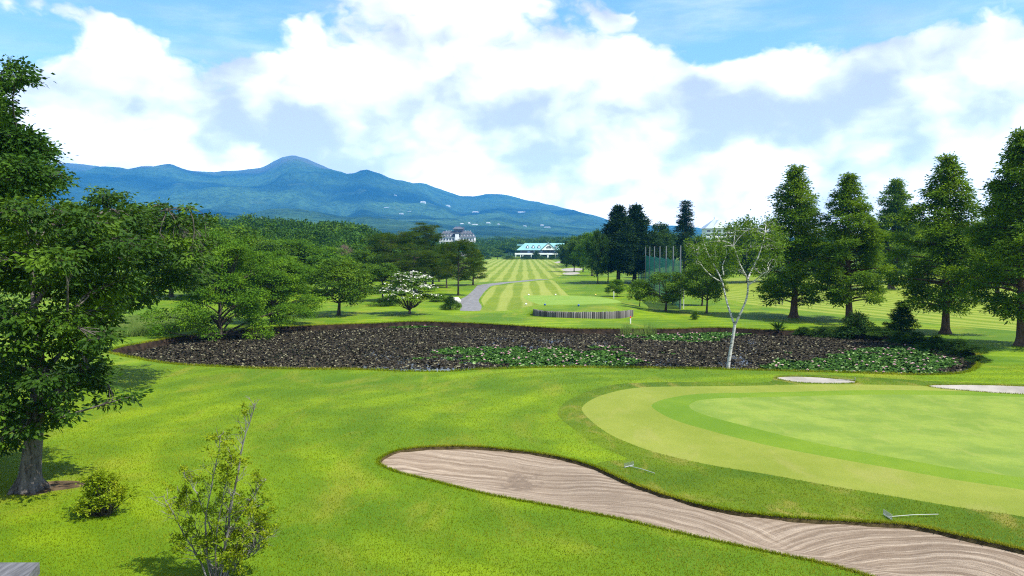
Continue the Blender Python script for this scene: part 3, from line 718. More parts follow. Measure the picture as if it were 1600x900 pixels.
kind('lump',     2.0, 1.6, 24, 0.1, lambda t: math.cos(t * 1.35), 26, 0.55, 0.6, 18, 11, 0.22, 0.13, 0.06, 0.07, M['bark_dark'], M['leaf_dark'], trunk=False, rise=0.9)
kind('lump2',    2.0, 1.6, 26, 0.1, lambda t: math.cos(t * 1.35), 26, 0.55, 0.6, 18, 11, 0.22, 0.13, 0.06, 0.07, M['bark_dark'], M['leaf_mid'], trunk=False, rise=0.9)

def plant(kd, name, label, cat, px, py, top=None, width=None, rz=0.0, group=None, crown='crown', z=None, dz=0.0, depth=None):
    """px,py: where the trunk meets the ground in the photograph; top: highest pixel row; width: crown width in pixels"""
    tr, cr, H, R = K[kd]
    p = gp(px, py) if depth is None else np.array([*atd(px, py, depth)[:2], 0])
    d = p[1]
    hz = h1(p[0], p[1]) if abs(p[0]) < 400 and d < 640 else 0.0
    zt = atd(px, top, d)[2] if top else hz + H
    sz = (zt - hz) / H; sx = (width / F * d) / (2 * R) if width else sz
    r = thing(name, label, cat, (p[0], p[1], hz + dz), rz, group)
    r.scale = (sx, sx, sz)
    q_ = int(abs(px) * 7 + py) % 11 - 5
    r.rotation_euler = (math.radians(0.35 * q_), math.radians(0.3 * ((q_ * 3) % 7 - 3)), rz)
    if len(tr.vertices): link('trunk' if kd not in ('lump', 'lump2') else 'branches', tr, r)
    link(crown, cr, r)
    return r

# ---- left side of the course
def custom_tree(name, label, cat, base, lobpx, depth, seed, trunkP, tr, bark, leaf, tips, k, cr, L, Wd, lr=1.0, spreadd=2.0, per=2, flat=0.6, droop=0.35, cmin=0.5, rise=0.45, twigs=True):
    rng = np.random.default_rng(seed); b = np.array(base)
    lob = []
    for (x, y, r) in lobpx:
        for j in range(per):
            dd = depth + (rng.uniform(-1, 1) * spreadd if per > 1 else rng.uniform(-.5, .5) * spreadd)
            q = atd(x, y, dd) + rng.normal(0, 0.15, 3); lob.append((q - b, r / F * dd * (1 if j == 0 else 0.85)))
    gt, gc = G(), G()
    P = np.array(trunkP, float); s = np.linspace(0, 1, len(P)); fine = np.linspace(0, 1, 14)
    P = np.stack([np.interp(fine, s, P[:, i]) for i in range(3)], 1); P[1:-1] = (P[:-2] + 2 * P[1:-1] + P[2:]) / 4
    rr = tr * (1 - 0.6 * fine) * (1 + 0.45 * np.exp(-P[:, 2] / 0.28)); P[0, 2] = -0.2
    gt.tube(P, rr, 14)
    for a in range(5):                                              # buttress roots
        an = a * 1.3 + 0.3; e = np.array([math.cos(an), math.sin(an), 0]) * tr * 2.0
        gt.tube(np.array([[0, 0, 0.55], e * 0.42 + [0, 0, 0.22], e * 0.75 + [0, 0, 0.05], e + [0, 0, -0.1]]), [tr * .5, tr * .45, tr * .3, tr * .12], 7)
    allt, allo = [], []
    # main limbs first: a few lobes are picked as limb ends; the other lobes hang on the nearest limb
    idx = rng.permutation(len(lob))[:max(5, len(lob) // 6)]
    limbs = []
    for i in idx:
        c, r = lob[i]; zb = float(np.clip(c[2] - math.hypot(c[0], c[1]) * rise, P[-1, 2] * cmin, P[-1, 2]))
        a = np.array([np.interp(zb, P[:, 2], P[:, q]) for q in range(3)])
        rb = float(np.interp(zb, P[:, 2], rr)) * 0.55
        limbs.append(branch(gt, a, c, min(rb, 0.05 + 0.02 * np.linalg.norm(c - a)), 0.02, rng, 0.06, 7, 9))
    LP = np.concatenate([l[2:] for l in limbs] + [P[5:]])
    for i, (c, r) in enumerate(lob):
        if i not in idx:
            a = LP[np.argmin(np.linalg.norm(LP - c, axis=1) + 0.5 * np.maximum(0, LP[:, 2] - c[2]))]
            Pb = branch(gt, a, c, 0.035, 0.012, rng, 0.05, 5, 5)
        else: Pb = np.repeat(c[None], 6, 0)
        nt = max(3, int(tips * (r / lr) ** 1.7))
        d = nrm(rng.normal(0, 1, (nt, 3)))
        q = c + d * r * np.array([1, 1, flat]) * rng.uniform(0.25, 1.0, (nt, 1)) ** 0.6 + rng.normal(0, 0.12, (nt, 3)) * r
        allt.append(q); allo.append(nrm(d * np.array([1, 1, 0.4]) + nrm(np.array([[c[0], c[1], 0.1]])) * 0.5))
        if twigs:
            for j in range(0, nt, max(1, nt // 9)):
                branch(gt, Pb[rng.integers(len(Pb) // 2, len(Pb))], q[j], 0.014, 0.005, rng, 0.0, 3, 3)
    T = np.concatenate(allt); O = np.concatenate(allo)
    V, f = sprays(rng, T, O, k, cr, L, Wd, 0.45, droop, 0.7, 0.6, 0.5)
    gc.add(V, f)
    r = thing(name, label, cat, tuple(base))
    gt.build('trunk', bark, r, True); gc.build('crown', leaf, r)
    return r

b1 = gp(45, 775); b1[2] = h1(b1[0], b1[1])
d1 = b1[1]
tp = [atd(x, y, d1) - b1 for x, y in [(45, 775), (47, 740), (52, 690), (58, 640), (62, 590), (58, 540), (52, 480)]]
custom_tree('cherry_tree', 'big cherry tree with grey trunk and low drooping branches beside the small yellow bush', 'tree', b1,
    [(20,335,45),(85,335,40),(140,340,38),(200,350,35),(50,390,50),(120,395,48),(180,400,42),(0,420,50),(80,440,55),(150,445,45),(190,450,35),(30,490,50),(100,495,50),(160,495,35),(60,540,42),(120,535,35),(150,520,30),
     (120,592,26),(160,602,24),(188,606,16),(90,620,24),(140,575,22),(100,650,16),(15,600,36),(-20,560,40),(0,650,32),(30,672,24),(60,640,20),(30,640,30),(72,604,34),(18,690,22),(92,642,18),(45,668,20),(-10,640,40),(-40,480,60),(-60,400,70),(-90,620,50),(-100,520,70),(-30,690,25)],
    d1 + 0.4, 101, tp, 0.30, M['bark_grey'], M['leaf_cherry'], 62, 12, 0.26, 0.165, 0.078, 1.0, 2.0, 2, 0.42)
b0 = gp(-75, 700)
tp = [atd(x, y, b0[1]) - b0 for x, y in [(-75, 700), (-72, 600), (-66, 480), (-55, 360), (-45, 260), (-30, 170)]]
custom_tree('zelkova_tree', 'tall fine leaved tree rising above the big cherry tree at the left edge', 'tree', b0,
    [(14,108,22),(4,140,20),(-10,165,26),(5,190,28),(40,215,26),(15,225,36),(62,240,24),(35,262,34),(75,272,24),(80,296,14),(5,280,40),(45,300,30),(-30,220,50),(-50,160,45),(-80,270,60),(-40,310,50),(-100,200,50),(-110,340,60),(0,335,34),(-60,110,35)],
    b0[1], 102, tp, 0.36, M['bark_grey'], M['leaf_zelk'], 95, 12, 0.30, 0.15, 0.075, 1.0, 2.6, 3, 0.6, 0.15)
b2 = gp(128, 598)
tp = [atd(x, y, b2[1]) - b2 for x, y in [(128, 598), (132, 560), (140, 520), (150, 470), (165, 430)]]
custom_tree('cherry_tree', 'wide cherry tree behind the nearest cherry, its branches reaching out over the pond edge', 'tree', b2,
    [(120,330,34),(165,315,28),(150,345,36),(205,335,32),(240,345,32),(190,365,38),(280,352,26),(285,370,30),(250,385,36),(310,385,20),(215,400,40),(300,405,28),(270,425,34),(160,400,42),(170,445,40),(230,450,30),(205,470,26),(300,435,22),(100,370,40),(90,420,40),(170,480,28),(50,380,40),(40,440,40),(320,345,8),(258,322,12),(293,330,8)],
    b2[1], 103, tp, 0.28, M['bark_grey'], M['leaf_cherry'], 42, 12, 0.34, 0.22, 0.10, 1.3, 3.4, 3, 0.45)

plant('cherry2', 'cherry_tree', 'shady tree whose trunk stands alone on the lawn beneath the left cherry boughs', 'tree', 267, 464, 335, 130, 1.0)
plant('maple', 'maple_tree', 'light green maple with foliage down to the ground on the left pond bank', 'tree', 345, 521, 362, 165, 0.4)
plant('maple', 'maple_tree', 'smaller light green maple between the pond bank maple and the single clear stemmed tree', 'tree', 425, 506, 392, 150, 2.2)
plant('round', 'round_tree', 'round crowned tree with one clear dark stem, left of the white dogwood', 'tree', 529, 492.5, 405, 122, 0.9)
plant('round2', 'round_tree', 'half hidden round tree just behind the white dogwood, on its left', 'tree', 598, 471, 412, 80, 2.0)
plant('yellow', 'broadleaf_tree', 'yellowish green tree low before the dark forest, above the pond bank maples', 'tree', 455, 458, 376, 120, 0.3)
plant('yellow', 'broadleaf_tree', 'light green spreading tree between the forest and the clear stemmed round tree', 'tree', 510, 456, 388, 100, 2.5)
plant('broad', 'broadleaf_tree', 'bushy green tree behind the left pond bank maple, against the dark forest', 'tree', 375, 460, 356, 120, 1.0)
plant('round2', 'broadleaf_tree', 'pinkish brown tree with faded leaves before the dark forest', 'tree', 538, 448, 384, 36, 0.6)
for o in list(C.objects)[-1:]:
    me = o.data.copy(); me.materials.clear(); me.materials.append(M['leaf_pink']); o.data = me
plant('broad', 'broadleaf_tree', 'dark green tree at the left end of the forest edge, over the cherry boughs', 'tree', 318, 466, 350, 120, 2.2)
plant('round2', 'broadleaf_tree', 'bushy tree in the gap between the two light maples, behind them', 'tree', 412, 462, 378, 110, 1.2)
plant('round2', 'broadleaf_tree', 'dense green tree under the pinkish tree, before the layered pines', 'tree', 562, 455, 392, 90, 0.2)
# pines between the round trees and the fairway
plant('pine2', 'pine_tree', 'tallest layered pine left of the far hotel, pointed top', 'tree', 664, 447, 350, 84, 0.2)
plant('pine', 'pine_tree', 'layered dark pine between the pointed pine and the forest', 'tree', 612, 452, 364, 100, 1.4)
plant('pine', 'pine_tree', 'lower layered pine behind the white dogwood', 'tree', 648, 456, 392, 96, 2.7)
plant('pine', 'pine_tree', 'yellowish pine with several bare stems beside the asphalt path', 'tree', 716, 462, 376, 66, 0.7)
plant('pine2', 'pine_tree', 'pine with leaning stem nearest the striped fairway on its left edge', 'tree', 739, 446, 389, 46, 2.1)
plant('pine', 'pine_tree', 'slim stemmed pine before the hotel, behind the yellowish pine', 'tree', 698, 450, 385, 50, 1.1)
plant('pine', 'pine_tree', 'pine farthest back in the clump left of the fairway', 'tree', 686, 440, 382, 50, 2.0)
plant('pine2', 'pine_tree', 'dark pine in the gap between the dogwood and the path', 'tree', 676, 446, 384, 54, 0.5)

# white dogwood: stems in a vase, leaves in tiers with bracts on top
def dogwood():
    rng = np.random.default_rng(77); b = gp(640, 491); d = b[1]; b[2] = h1(b[0], b[1])
    r = thing('dogwood_tree', 'small dogwood covered in white flowers on the pond bank lawn', 'tree', tuple(b))
    gt, gc, gf = G(), G(), G()
    gt.tube([[0, 0, -0.1], [0, 0, .35], [0.03, 0, .7]], [.17, .13, .12], 9)
    T, O, FT = [], [], []
    for i in range(46):
        t = rng.random(); a = i * 2.4 + rng.normal(0, .3)
        z = 1.35 + 3.2 * t; rm = 2.95 * math.sin(math.pi * (0.36 + 0.50 * t)) ** 1.0 * (1 if t < .8 else 0.75)
        rr_ = rm * math.sqrt(rng.uniform(.15, 1)); c = np.array([rr_ * math.cos(a), rr_ * math.sin(a), z])
        base = np.array([.1 * math.cos(a), .1 * math.sin(a), .45 + .25 * rng.random()])
        branch(gt, base, c, .045, .012, rng, -.05, 5, 6)
        n = 30; lr = rng.uniform(.45, .75)
        q = c + rng.normal(0, 1, (n, 3)) * np.array([1, 1, .16]) * lr * .6
        T.append(q); O.append(nrm(q - np.array([0, 0, z]) + 1e-3))
        m = 22; FT.append(c + rng.normal(0, 1, (m, 3)) * np.array([1, 1, .30]) * lr * .62 + np.array([0, 0, .10]))
    T = np.concatenate(T); O = np.concatenate(O)
    gc.add(*sprays(rng, T, O, 5, .2, .17, .10, .3, .15, 1.0, .6, .3))
    Fp = np.concatenate(FT); Fp = Fp[rng.random(len(Fp)) < .5 + .35 * (Fp[:, 0] > -0.3)]
    for kx in range(4):
        an = rng.uniform(0, 6.28, len(Fp)) if kx == 0 else an + math.pi / 2
        D = np.c_[np.cos(an), np.sin(an), np.full(len(Fp), .12)]
        N = np.c_[rng.normal(0, .3, len(Fp)), rng.normal(0, .3, len(Fp)), np.ones(len(Fp))]
        V, f = leafquads(Fp, D, N, np.full(len(Fp), .16), np.full(len(Fp), .14)); gf.add(V, f)
    gt.build('trunk', M['bark_dark'], r, True); gc.build('crown', M['leaf_mid'], r); gf.build('flowers', M['petal'], r)
dogwood()
plant('lump2', 'trimmed_hedge', 'low rounded hedge left of the white stone by the path', 'hedge', 686, 471, 459, 38, 0.3)
plant('lump', 'round_bush', 'round dark bush in front of the white stone beside the path', 'bush', 704, 484, 463, 30, 1.3)
def stone():
    g = G(); rng = np.random.default_rng(3); n = 14
    th = np.linspace(0, np.pi, 8); ph = np.linspace(0, 2 * np.pi, n, endpoint=False)
    A, B = np.meshgrid(th, ph, indexing='ij')
    r = 0.55 + 0.14 * rng.random(A.shape); r[0] = r[0].mean(); r[-1] = r[-1].mean()
    V = np.stack([r * np.sin(A) * np.cos(B) * 1.1, r * np.sin(A) * np.sin(B), r * np.cos(A) * .8 + .3], -1)
    i = np.arange(7)[:, None] * n; j = np.arange(n)[None]; k = (j + 1) % n
    g.add(V.reshape(-1, 3), np.stack([i + j, i + n + j, i + n + k, i + k], -1).reshape(-1, 4))
    o = g.build('boulder', plain('pale stone', (0.42, 0.415, 0.40), .8, .25, 3, .2, bump=.05), None, True); o.location = gp(712, 474)
    tag(o, 'pale rounded boulder behind the dark bush where the path begins', 'stone')
stone()
plant('lump', 'round_bush', 'dark low bush under the left trees, behind the clear stemmed tree', 'bush', 462, 484, 471, 34, 0.3)
plant('lump', 'round_bush', 'dark shrub at the foot of the tree half hidden by the dogwood', 'bush', 606, 478, 463, 44, 2.3)
plant('lump', 'round_bush', 'small dark shrub right of the lone trunk under the cherry boughs', 'bush', 284, 469, 461, 24, 1.0)

# ---- right side of the course
RR = [('cypress', 'dark narrow tree at the far right end of the fairway row, beside the clubhouse', 885, 418, 377, 20), ('broad', 'small tree second from the clubhouse in the right hand fairway row', 897, 424.5, 371, 32),
      ('broad', 'green tree third from the clubhouse in the right hand fairway row', 911, 425, 368, 36), ('yellow', 'yellow green tree in the fairway row before the tall dark cypresses', 925, 431, 364, 46),
      ('broad2', 'dark tree with a long bare trunk left of the tall dark cypresses', 934, 444, 361, 36), ('broad2', 'shadowed tree close against the left side of the tall dark cypresses', 950, 440, 362, 34)]
for i, (kd, lb, x, y, t, w) in enumerate(RR): plant(kd, 'fairway_tree', lb, 'tree', x, y, t, w, i * 1.3)
plant('cypress', 'cypress_tree', 'tall dark cypress, left one of the pair standing over the fairway', 'tree', 966, 443, 322, 74, 0.4)
plant('cypress', 'cypress_tree', 'tall dark cypress, right one of the pair standing over the fairway', 'tree', 991, 442, 321, 74, 2.0)
plant('broad2', 'broadleaf_tree', 'dark tree behind the green net between the cypress pair and the tall cedar', 'tree', 1030, 434, 350, 52, 0.3)
plant('cedar', 'cedar_tree', 'tallest thin topped cedar behind the green net', 'tree', 1068, 432, 315, 62, 1.0)
plant('broad2', 'broadleaf_tree', 'dark dense tree behind the right end of the net', 'tree', 1092, 438, 371, 60, 1.9)
plant('broad', 'broadleaf_tree', 'green tree behind the birch, left of its crown', 'tree', 1122, 446, 374, 60, 2.9)
plant('broad2', 'broadleaf_tree', 'dark tree behind the crown of the white birch', 'tree', 1168, 442, 361, 84, 0.9)
plant('broad2', 'broadleaf_tree', 'dark tree between the birch crown and the first tall redwood', 'tree', 1208, 440, 372, 60, 2.4)
plant('round', 'round_tree', 'light leaved tree with thin straight trunk left of the birch stem', 'tree', 1104, 489.5, 398, 68, 0.6)
plant('round', 'round_tree', 'thick trunked tree just behind the thin trunk left of the birch', 'tree', 1097, 478, 408, 58, 2.6)
plant('yellow', 'small_tree', 'small light green tree with pale stake right of the tee', 'tree', 964, 463, 437, 30, 0.6)
plant('round', 'small_tree', 'small upright tree between the tee and the leaning tree', 'tree', 999, 481, 437, 34, 1.6)
plant('round', 'leaning_tree', 'wide tree with slanting trunk at the near end of the green net', 'tree', 1040, 487, 426, 84, 2.6)
plant('lump2', 'small_bush', 'tiny light bush alone on the grass right of the leaning tree', 'bush', 1086, 499, 486, 14, 2.0)

plant('redwood', 'redwood_tree', 'tall conical redwood standing alone right of the white birch', 'tree', 1240, 496, 260, 132, 0.3)
plant('redwood2', 'redwood_tree', 'redwood with a dark spreading bush at its foot on the pond bank', 'tree', 1327, 503, 272, 136, 1.5)
plant('redwood3', 'redwood_tree', 'redwood farther back between the bush footed one and the widest one', 'tree', 1392, 452, 281, 98, 2.2)
plant('redwood2', 'redwood_tree', 'widest tall redwood right of the little spruce', 'tree', 1477, 521, 243, 154, 0.0)
plant('redwood3', 'redwood_tree', 'redwood cut off by the right edge of the picture', 'tree', 1596, 542, 205, 162, 4.0)
plant('redwood2', 'redwood_tree', 'dark redwood filling the gap before the right edge of the picture', 'tree', 1558, 470, 300, 90, 3.0)
plant('spruce', 'spruce_tree', 'little dark spruce on the pond bank', 'tree', 1408, 521, 472, 46, 0.5)
plant('lump', 'juniper_bush', 'dark spreading bush at the foot of the second redwood', 'bush', 1338, 521, 489, 70, 0.5)
plant('lump', 'azalea_bush', 'dark low bush at the far right corner of the pond', 'bush', 1498, 546, 531, 60, 0.9)
for i, (x, y, w, t) in enumerate([(1256, 517, 40, 511), (1285, 519, 44, 511), (1316, 520, 46, 512), (1372, 523, 52, 511), (1404, 527, 46, 518), (1430, 530, 48, 519), (1462, 536, 52, 525), (1524, 550, 46, 539), (1530, 566, 34, 555), (1345, 521, 42, 513)]):
    plant('lump', 'azalea_bush', 'dark low bush in the shaded row along the right hand pond bank', 'bush', x, y, t, w, i * 1.7, 'dark bushes along the right hand pond bank')
def yucca():
    rng = np.random.default_rng(8); b = gp(1217, 516); n = 70
    an = rng.uniform(0, 6.28, n); el = rng.uniform(.3, 1.3, n)
    D = np.c_[np.cos(an) * np.cos(el), np.sin(an) * np.cos(el), np.sin(el)]
    V, f = leafquads(np.zeros((n, 3)) + rng.normal(0, .08, (n, 3)) * [1, 1, 0], D, nrm(np.c_[rng.normal(0, .4, n), rng.normal(0, .4, n), np.ones(n)]), rng.uniform(.8, 1.25, n), np.full(n, .10), .25)
    g = G(); g.add(V, f); o = g.build('yucca_plant', M['leaf_dark']); o.location = b
    tag(o, 'spiky dark plant on the far pond bank near the birch', 'plant')
yucca()

# white birch leaning over the near edge of the pond
def birch():
    rng = np.random.default_rng(31); b = gp(1137, 576); d = b[1]; b[2] = -0.35
    r = thing('birch_tree', 'slender white birch forked low, standing at the near edge of the pond', 'tree', tuple(b))
    gt, gc = G(), G()
    def path(L, dd=None):
        dd = dd or [0] * len(L)
        return np.array([atd(x, y, d + q) - b for (x, y), q in zip(L, dd)])
    def stem(P, R):
        s = np.linspace(0, 1, len(P)); f = np.linspace(0, 1, len(P) * 4)
        Q = np.stack([np.interp(f, s, P[:, i]) for i in range(3)], 1)
        for _ in range(3): Q[1:-1] = (Q[:-2] + 2 * Q[1:-1] + Q[2:]) / 4
        gt.tube(Q, np.interp(f, s, R), 9); return Q
    ends = []
    stem(path([(1136, 584), (1138, 570), (1141, 550), (1145, 528), (1148, 508)]), [.125, .108, .098, .09, .085])
    a = stem(path([(1148, 508), (1139, 484), (1133, 462), (1129, 440), (1118, 418), (1108, 402), (1100, 380)], [0, .2, .3, .5, .8, 1, 1.2]), [.068, .056, .05, .044, .034, .024, .012]); ends.append(a)
    bb = stem(path([(1148, 508), (1158, 488), (1168, 464), (1169, 440), (1166, 432)], [0, -.2, -.3, -.4, -.5]), [.068, .06, .055, .05, .046]); ends.append(bb)
    ends.append(stem(path([(1166, 432), (1155, 412), (1152, 400), (1146, 384)], [-.5, -.8, -1, -1.2]), [.055, .045, .035, .02]))
    ends.append(stem(path([(1168, 436), (1174, 424), (1184, 404), (1192, 380), (1196, 362)], [-.4, -.2, 0, .3, .6]), [.055, .05, .04, .03, .015]))
    ends.append(stem(path([(1169, 446), (1182, 436), (1198, 424), (1210, 416)], [-.4, -.6, -.8, -1.2]), [.04, .03, .022, .012]))
    ends.append(stem(path([(1129, 442), (1112, 432), (1100, 420), (1088, 402)], [.5, .4, .2, 0]), [.04, .03, .022, .012]))
    ends.append(stem(path([(1131, 430), (1128, 415), (1136, 398), (1134, 378)], [.5, .7, 1, 1.5]), [.035, .03, .022, .012]))
    lobs = [(1092,386,18),(1118,378,16),(1142,358,14),(1085,392,16),(1130,385,20),(1155,370,20),(1175,358,18),(1198,350,16),(1205,372,18),(1180,385,18),(1215,385,12),(1150,395,16),(1195,405,16),(1212,405,12),(1112,400,14),(1088,412,12),(1165,345,10),(1200,428,10),(1145,420,10),(1180,420,10),(1150,352,10),(1208,360,12)]
    T, O = [], []
    LP = np.concatenate([e[len(e) // 2:] for e in ends])
    for (x, y, rr_) in lobs:
        for _ in range(3):
            c = atd(x, y, d + rng.uniform(-2, 2)) - b; R_ = rr_ / F * d
            a = LP[np.argmin(np.linalg.norm(LP - c, axis=1) + 2 * (LP[:, 2] > c[2]))]
            Pb = branch(gt, a, c, .018, .006, rng, .05, 4, 5)
            n = int(13 * (R_ / .6) ** 1.5) + 3
            q = c + rng.normal(0, 1, (n, 3)) * R_ * .55 * np.array([1, 1, .8])
            for j in range(0, n, 4): branch(gt, Pb[-2], q[j], .007, .003, rng, 0, 3, 3)
            T.append(q); O.append(nrm(rng.normal(0, 1, (n, 3)) + [0, 0, -.2]))
    T = np.concatenate(T); O = np.concatenate(O)
    gc.add(*sprays(rng, T, O, 7, .19, .12, .075, .8, .2, .5, .7, .6))
    gt.build('trunk', M['bark_birch'], r, True); gc.build('crown', M['leaf_birch'], r)
birch()

# ---- masses of trees far off
def wood(name, label, spots, kinds, leaf, seed, k=15, L=.50, Wd=.36):
    """a distant wood as one mass: every tree is a trunk and a crown of leafy lobes at full depth"""
    rng = np.random.default_rng(seed); g = G()
    for (x, y, H, R, shp) in spots:
        g.tube([[x, y, -.5], [x + rng.normal(0, .2), y, H * .45]], [.26, .16], 5, False, 1)
        nl = 12 if shp != 'cone' else 16; T, O = [], []
        for i in range(nl):
            t = (i + rng.random()) / nl; a = i * 2.4 + rng.random()
            if shp == 'cone': z = H * (.22 + .76 * t); rr_ = R * (1 - t) ** .8 * .7; lr = R * .42 * (1.05 - t * .7)
            else: z = H * (.42 + .46 * t); rr_ = R * math.sin(math.pi * (.22 + .62 * t)) * math.sqrt(rng.uniform(.2, .9)); lr = R * .42
            c = np.array([x + rr_ * math.cos(a), y + rr_ * math.sin(a), z])
            n = 14; dd = nrm(rng.normal(0, 1, (n, 3))); dd[:, 2] = np.where(rng.random(n) < .7, np.abs(dd[:, 2]), dd[:, 2])
            T.append(c + dd * lr * np.array([1, 1, .75]) * rng.uniform(.6, 1.05, (n, 1))); O.append(dd)
        V, f = sprays(rng, np.concatenate(T), np.concatenate(O), k, R * .16, L * R / 5, Wd * R / 5, .6, .1, .7, .6, .4)
        g.add(V, f)
    o = g.build(name, [leaf, M['bark_dark']]); tag(o, label, None, None, 'stuff'); return o
def spots_px(rng, rows):
    out = []
    for (x0, x1, d0, d1, n, tops, R, shp) in rows:
        for i in range(n):
            px = x0 + (x1 - x0) * (i + rng.uniform(0.1, .9)) / n; d = rng.uniform(d0, d1)
            top = np.interp(px, [q[0] for q in tops], [q[1] for q in tops]) + rng.normal(0, 2.2)
            p = atd(px, top, d); H = p[2]
            if H < 4: continue
            out.append((p[0], p[1], H, R * rng.uniform(.8, 1.25), shp))
    return out
rng = np.random.default_rng(9)
LT = [(-200, 340), (250, 340), (320, 336), (380, 337), (430, 340), (480, 347), (530, 348), (560, 352), (590, 364), (640, 376)]
def low(L, dy): return [(a, b + dy) for a, b in L]
wood('woods', 'dense dark green forest on the left before the mountain', spots_px(rng, [
    (-150, 330, 190, 230, 30, low(LT, 8), 5.5, 'dome'), (300, 610, 250, 330, 34, LT, 6, 'dome'), (300, 600, 200, 240, 24, low(LT, 14), 5.2, 'dome'), (320, 620, 165, 195, 22, low(LT, 30), 4.4, 'dome'), (500, 640, 300, 420, 10, low(LT, 3), 6, 'cone')]), None, M['leaf_wood'], 41)
wood('woods', 'dark green tree line across the plain behind the clubhouse and the hotel', spots_px(rng, [
    (560, 1080, 660, 760, 66, [(560, 376), (740, 379), (800, 376), (1080, 372)], 8, 'dome'), (560, 1080, 900, 1150, 60, [(560, 372), (740, 373.5), (900, 371), (1080, 368)], 11, 'dome'), (740, 812, 590, 640, 14, [(740, 386), (770, 383), (812, 381)], 6, 'dome'),
    (620, 760, 480, 640, 14, [(620, 378), (700, 384), (760, 386)], 6, 'dome')]), None, M['leaf_wood'], 42)
wood('woods', 'dark belt of trees beyond the striped fairway on the right', spots_px(rng, [
    (1130, 1420, 205, 250, 26, [(1130, 378), (1230, 378), (1300, 372), (1420, 362)], 5, 'dome'), (1390, 1800, 190, 240, 30, [(1390, 352), (1440, 346), (1520, 352), (1800, 350)], 5, 'dome'), (1010, 1200, 300, 360, 16, [(1010, 366), (1100, 376), (1200, 374)], 6, 'dome'),
    (1395, 1660, 150, 175, 12, [(1395, 372), (1500, 362), (1660, 360)], 4.4, 'dome'), (880, 1060, 260, 420, 16, [(880, 380), (940, 372), (1060, 366)], 5.5, 'dome')]), None, M['leaf_dark'], 43)

# ------------------------------------------------------------------ shrubs in the foreground
def near_bush():
    rng = np.random.default_rng(51); b = gp(162, 815); b[2] = h1(b[0], b[1])
    r = thing('azalea_bush', 'small yellow green bush on the lawn right of the big cherry trunk', 'bush', tuple(b))
    gt, gc = G(), G(); T, O = [], []
    for i in range(80):
        a = rng.uniform(0, 6.28); e = math.sqrt(rng.random()); z = rng.uniform(.25, 1.08)
        rr_ = .56 * math.sin(math.pi * min(1, .25 + z * .62)) * e
        c = np.array([rr_ * math.cos(a) * 1.05, rr_ * math.sin(a), z]); c[0] += .06 * rng.normal()
        branch(gt, np.array([.05 * math.cos(a), .05 * math.sin(a), -.03]), c, .016, .005, rng, -.08, 4, 5)
        n = 9; q = c + rng.normal(0, 1, (n, 3)) * .085 * np.array([1, 1, .6]); T.append(q); O.append(nrm(q - c + [0, 0, .03]))
    T = np.concatenate(T); O = np.concatenate(O)
    gc.add(*sprays(rng, T, O, 10, .05, .062, .032, .6, -.1, .8, .6, .4))
    gt.build('stems', M['bark_dark'], r, True); gc.build('leaves', M['leaf_yellow'], r)
near_bush()
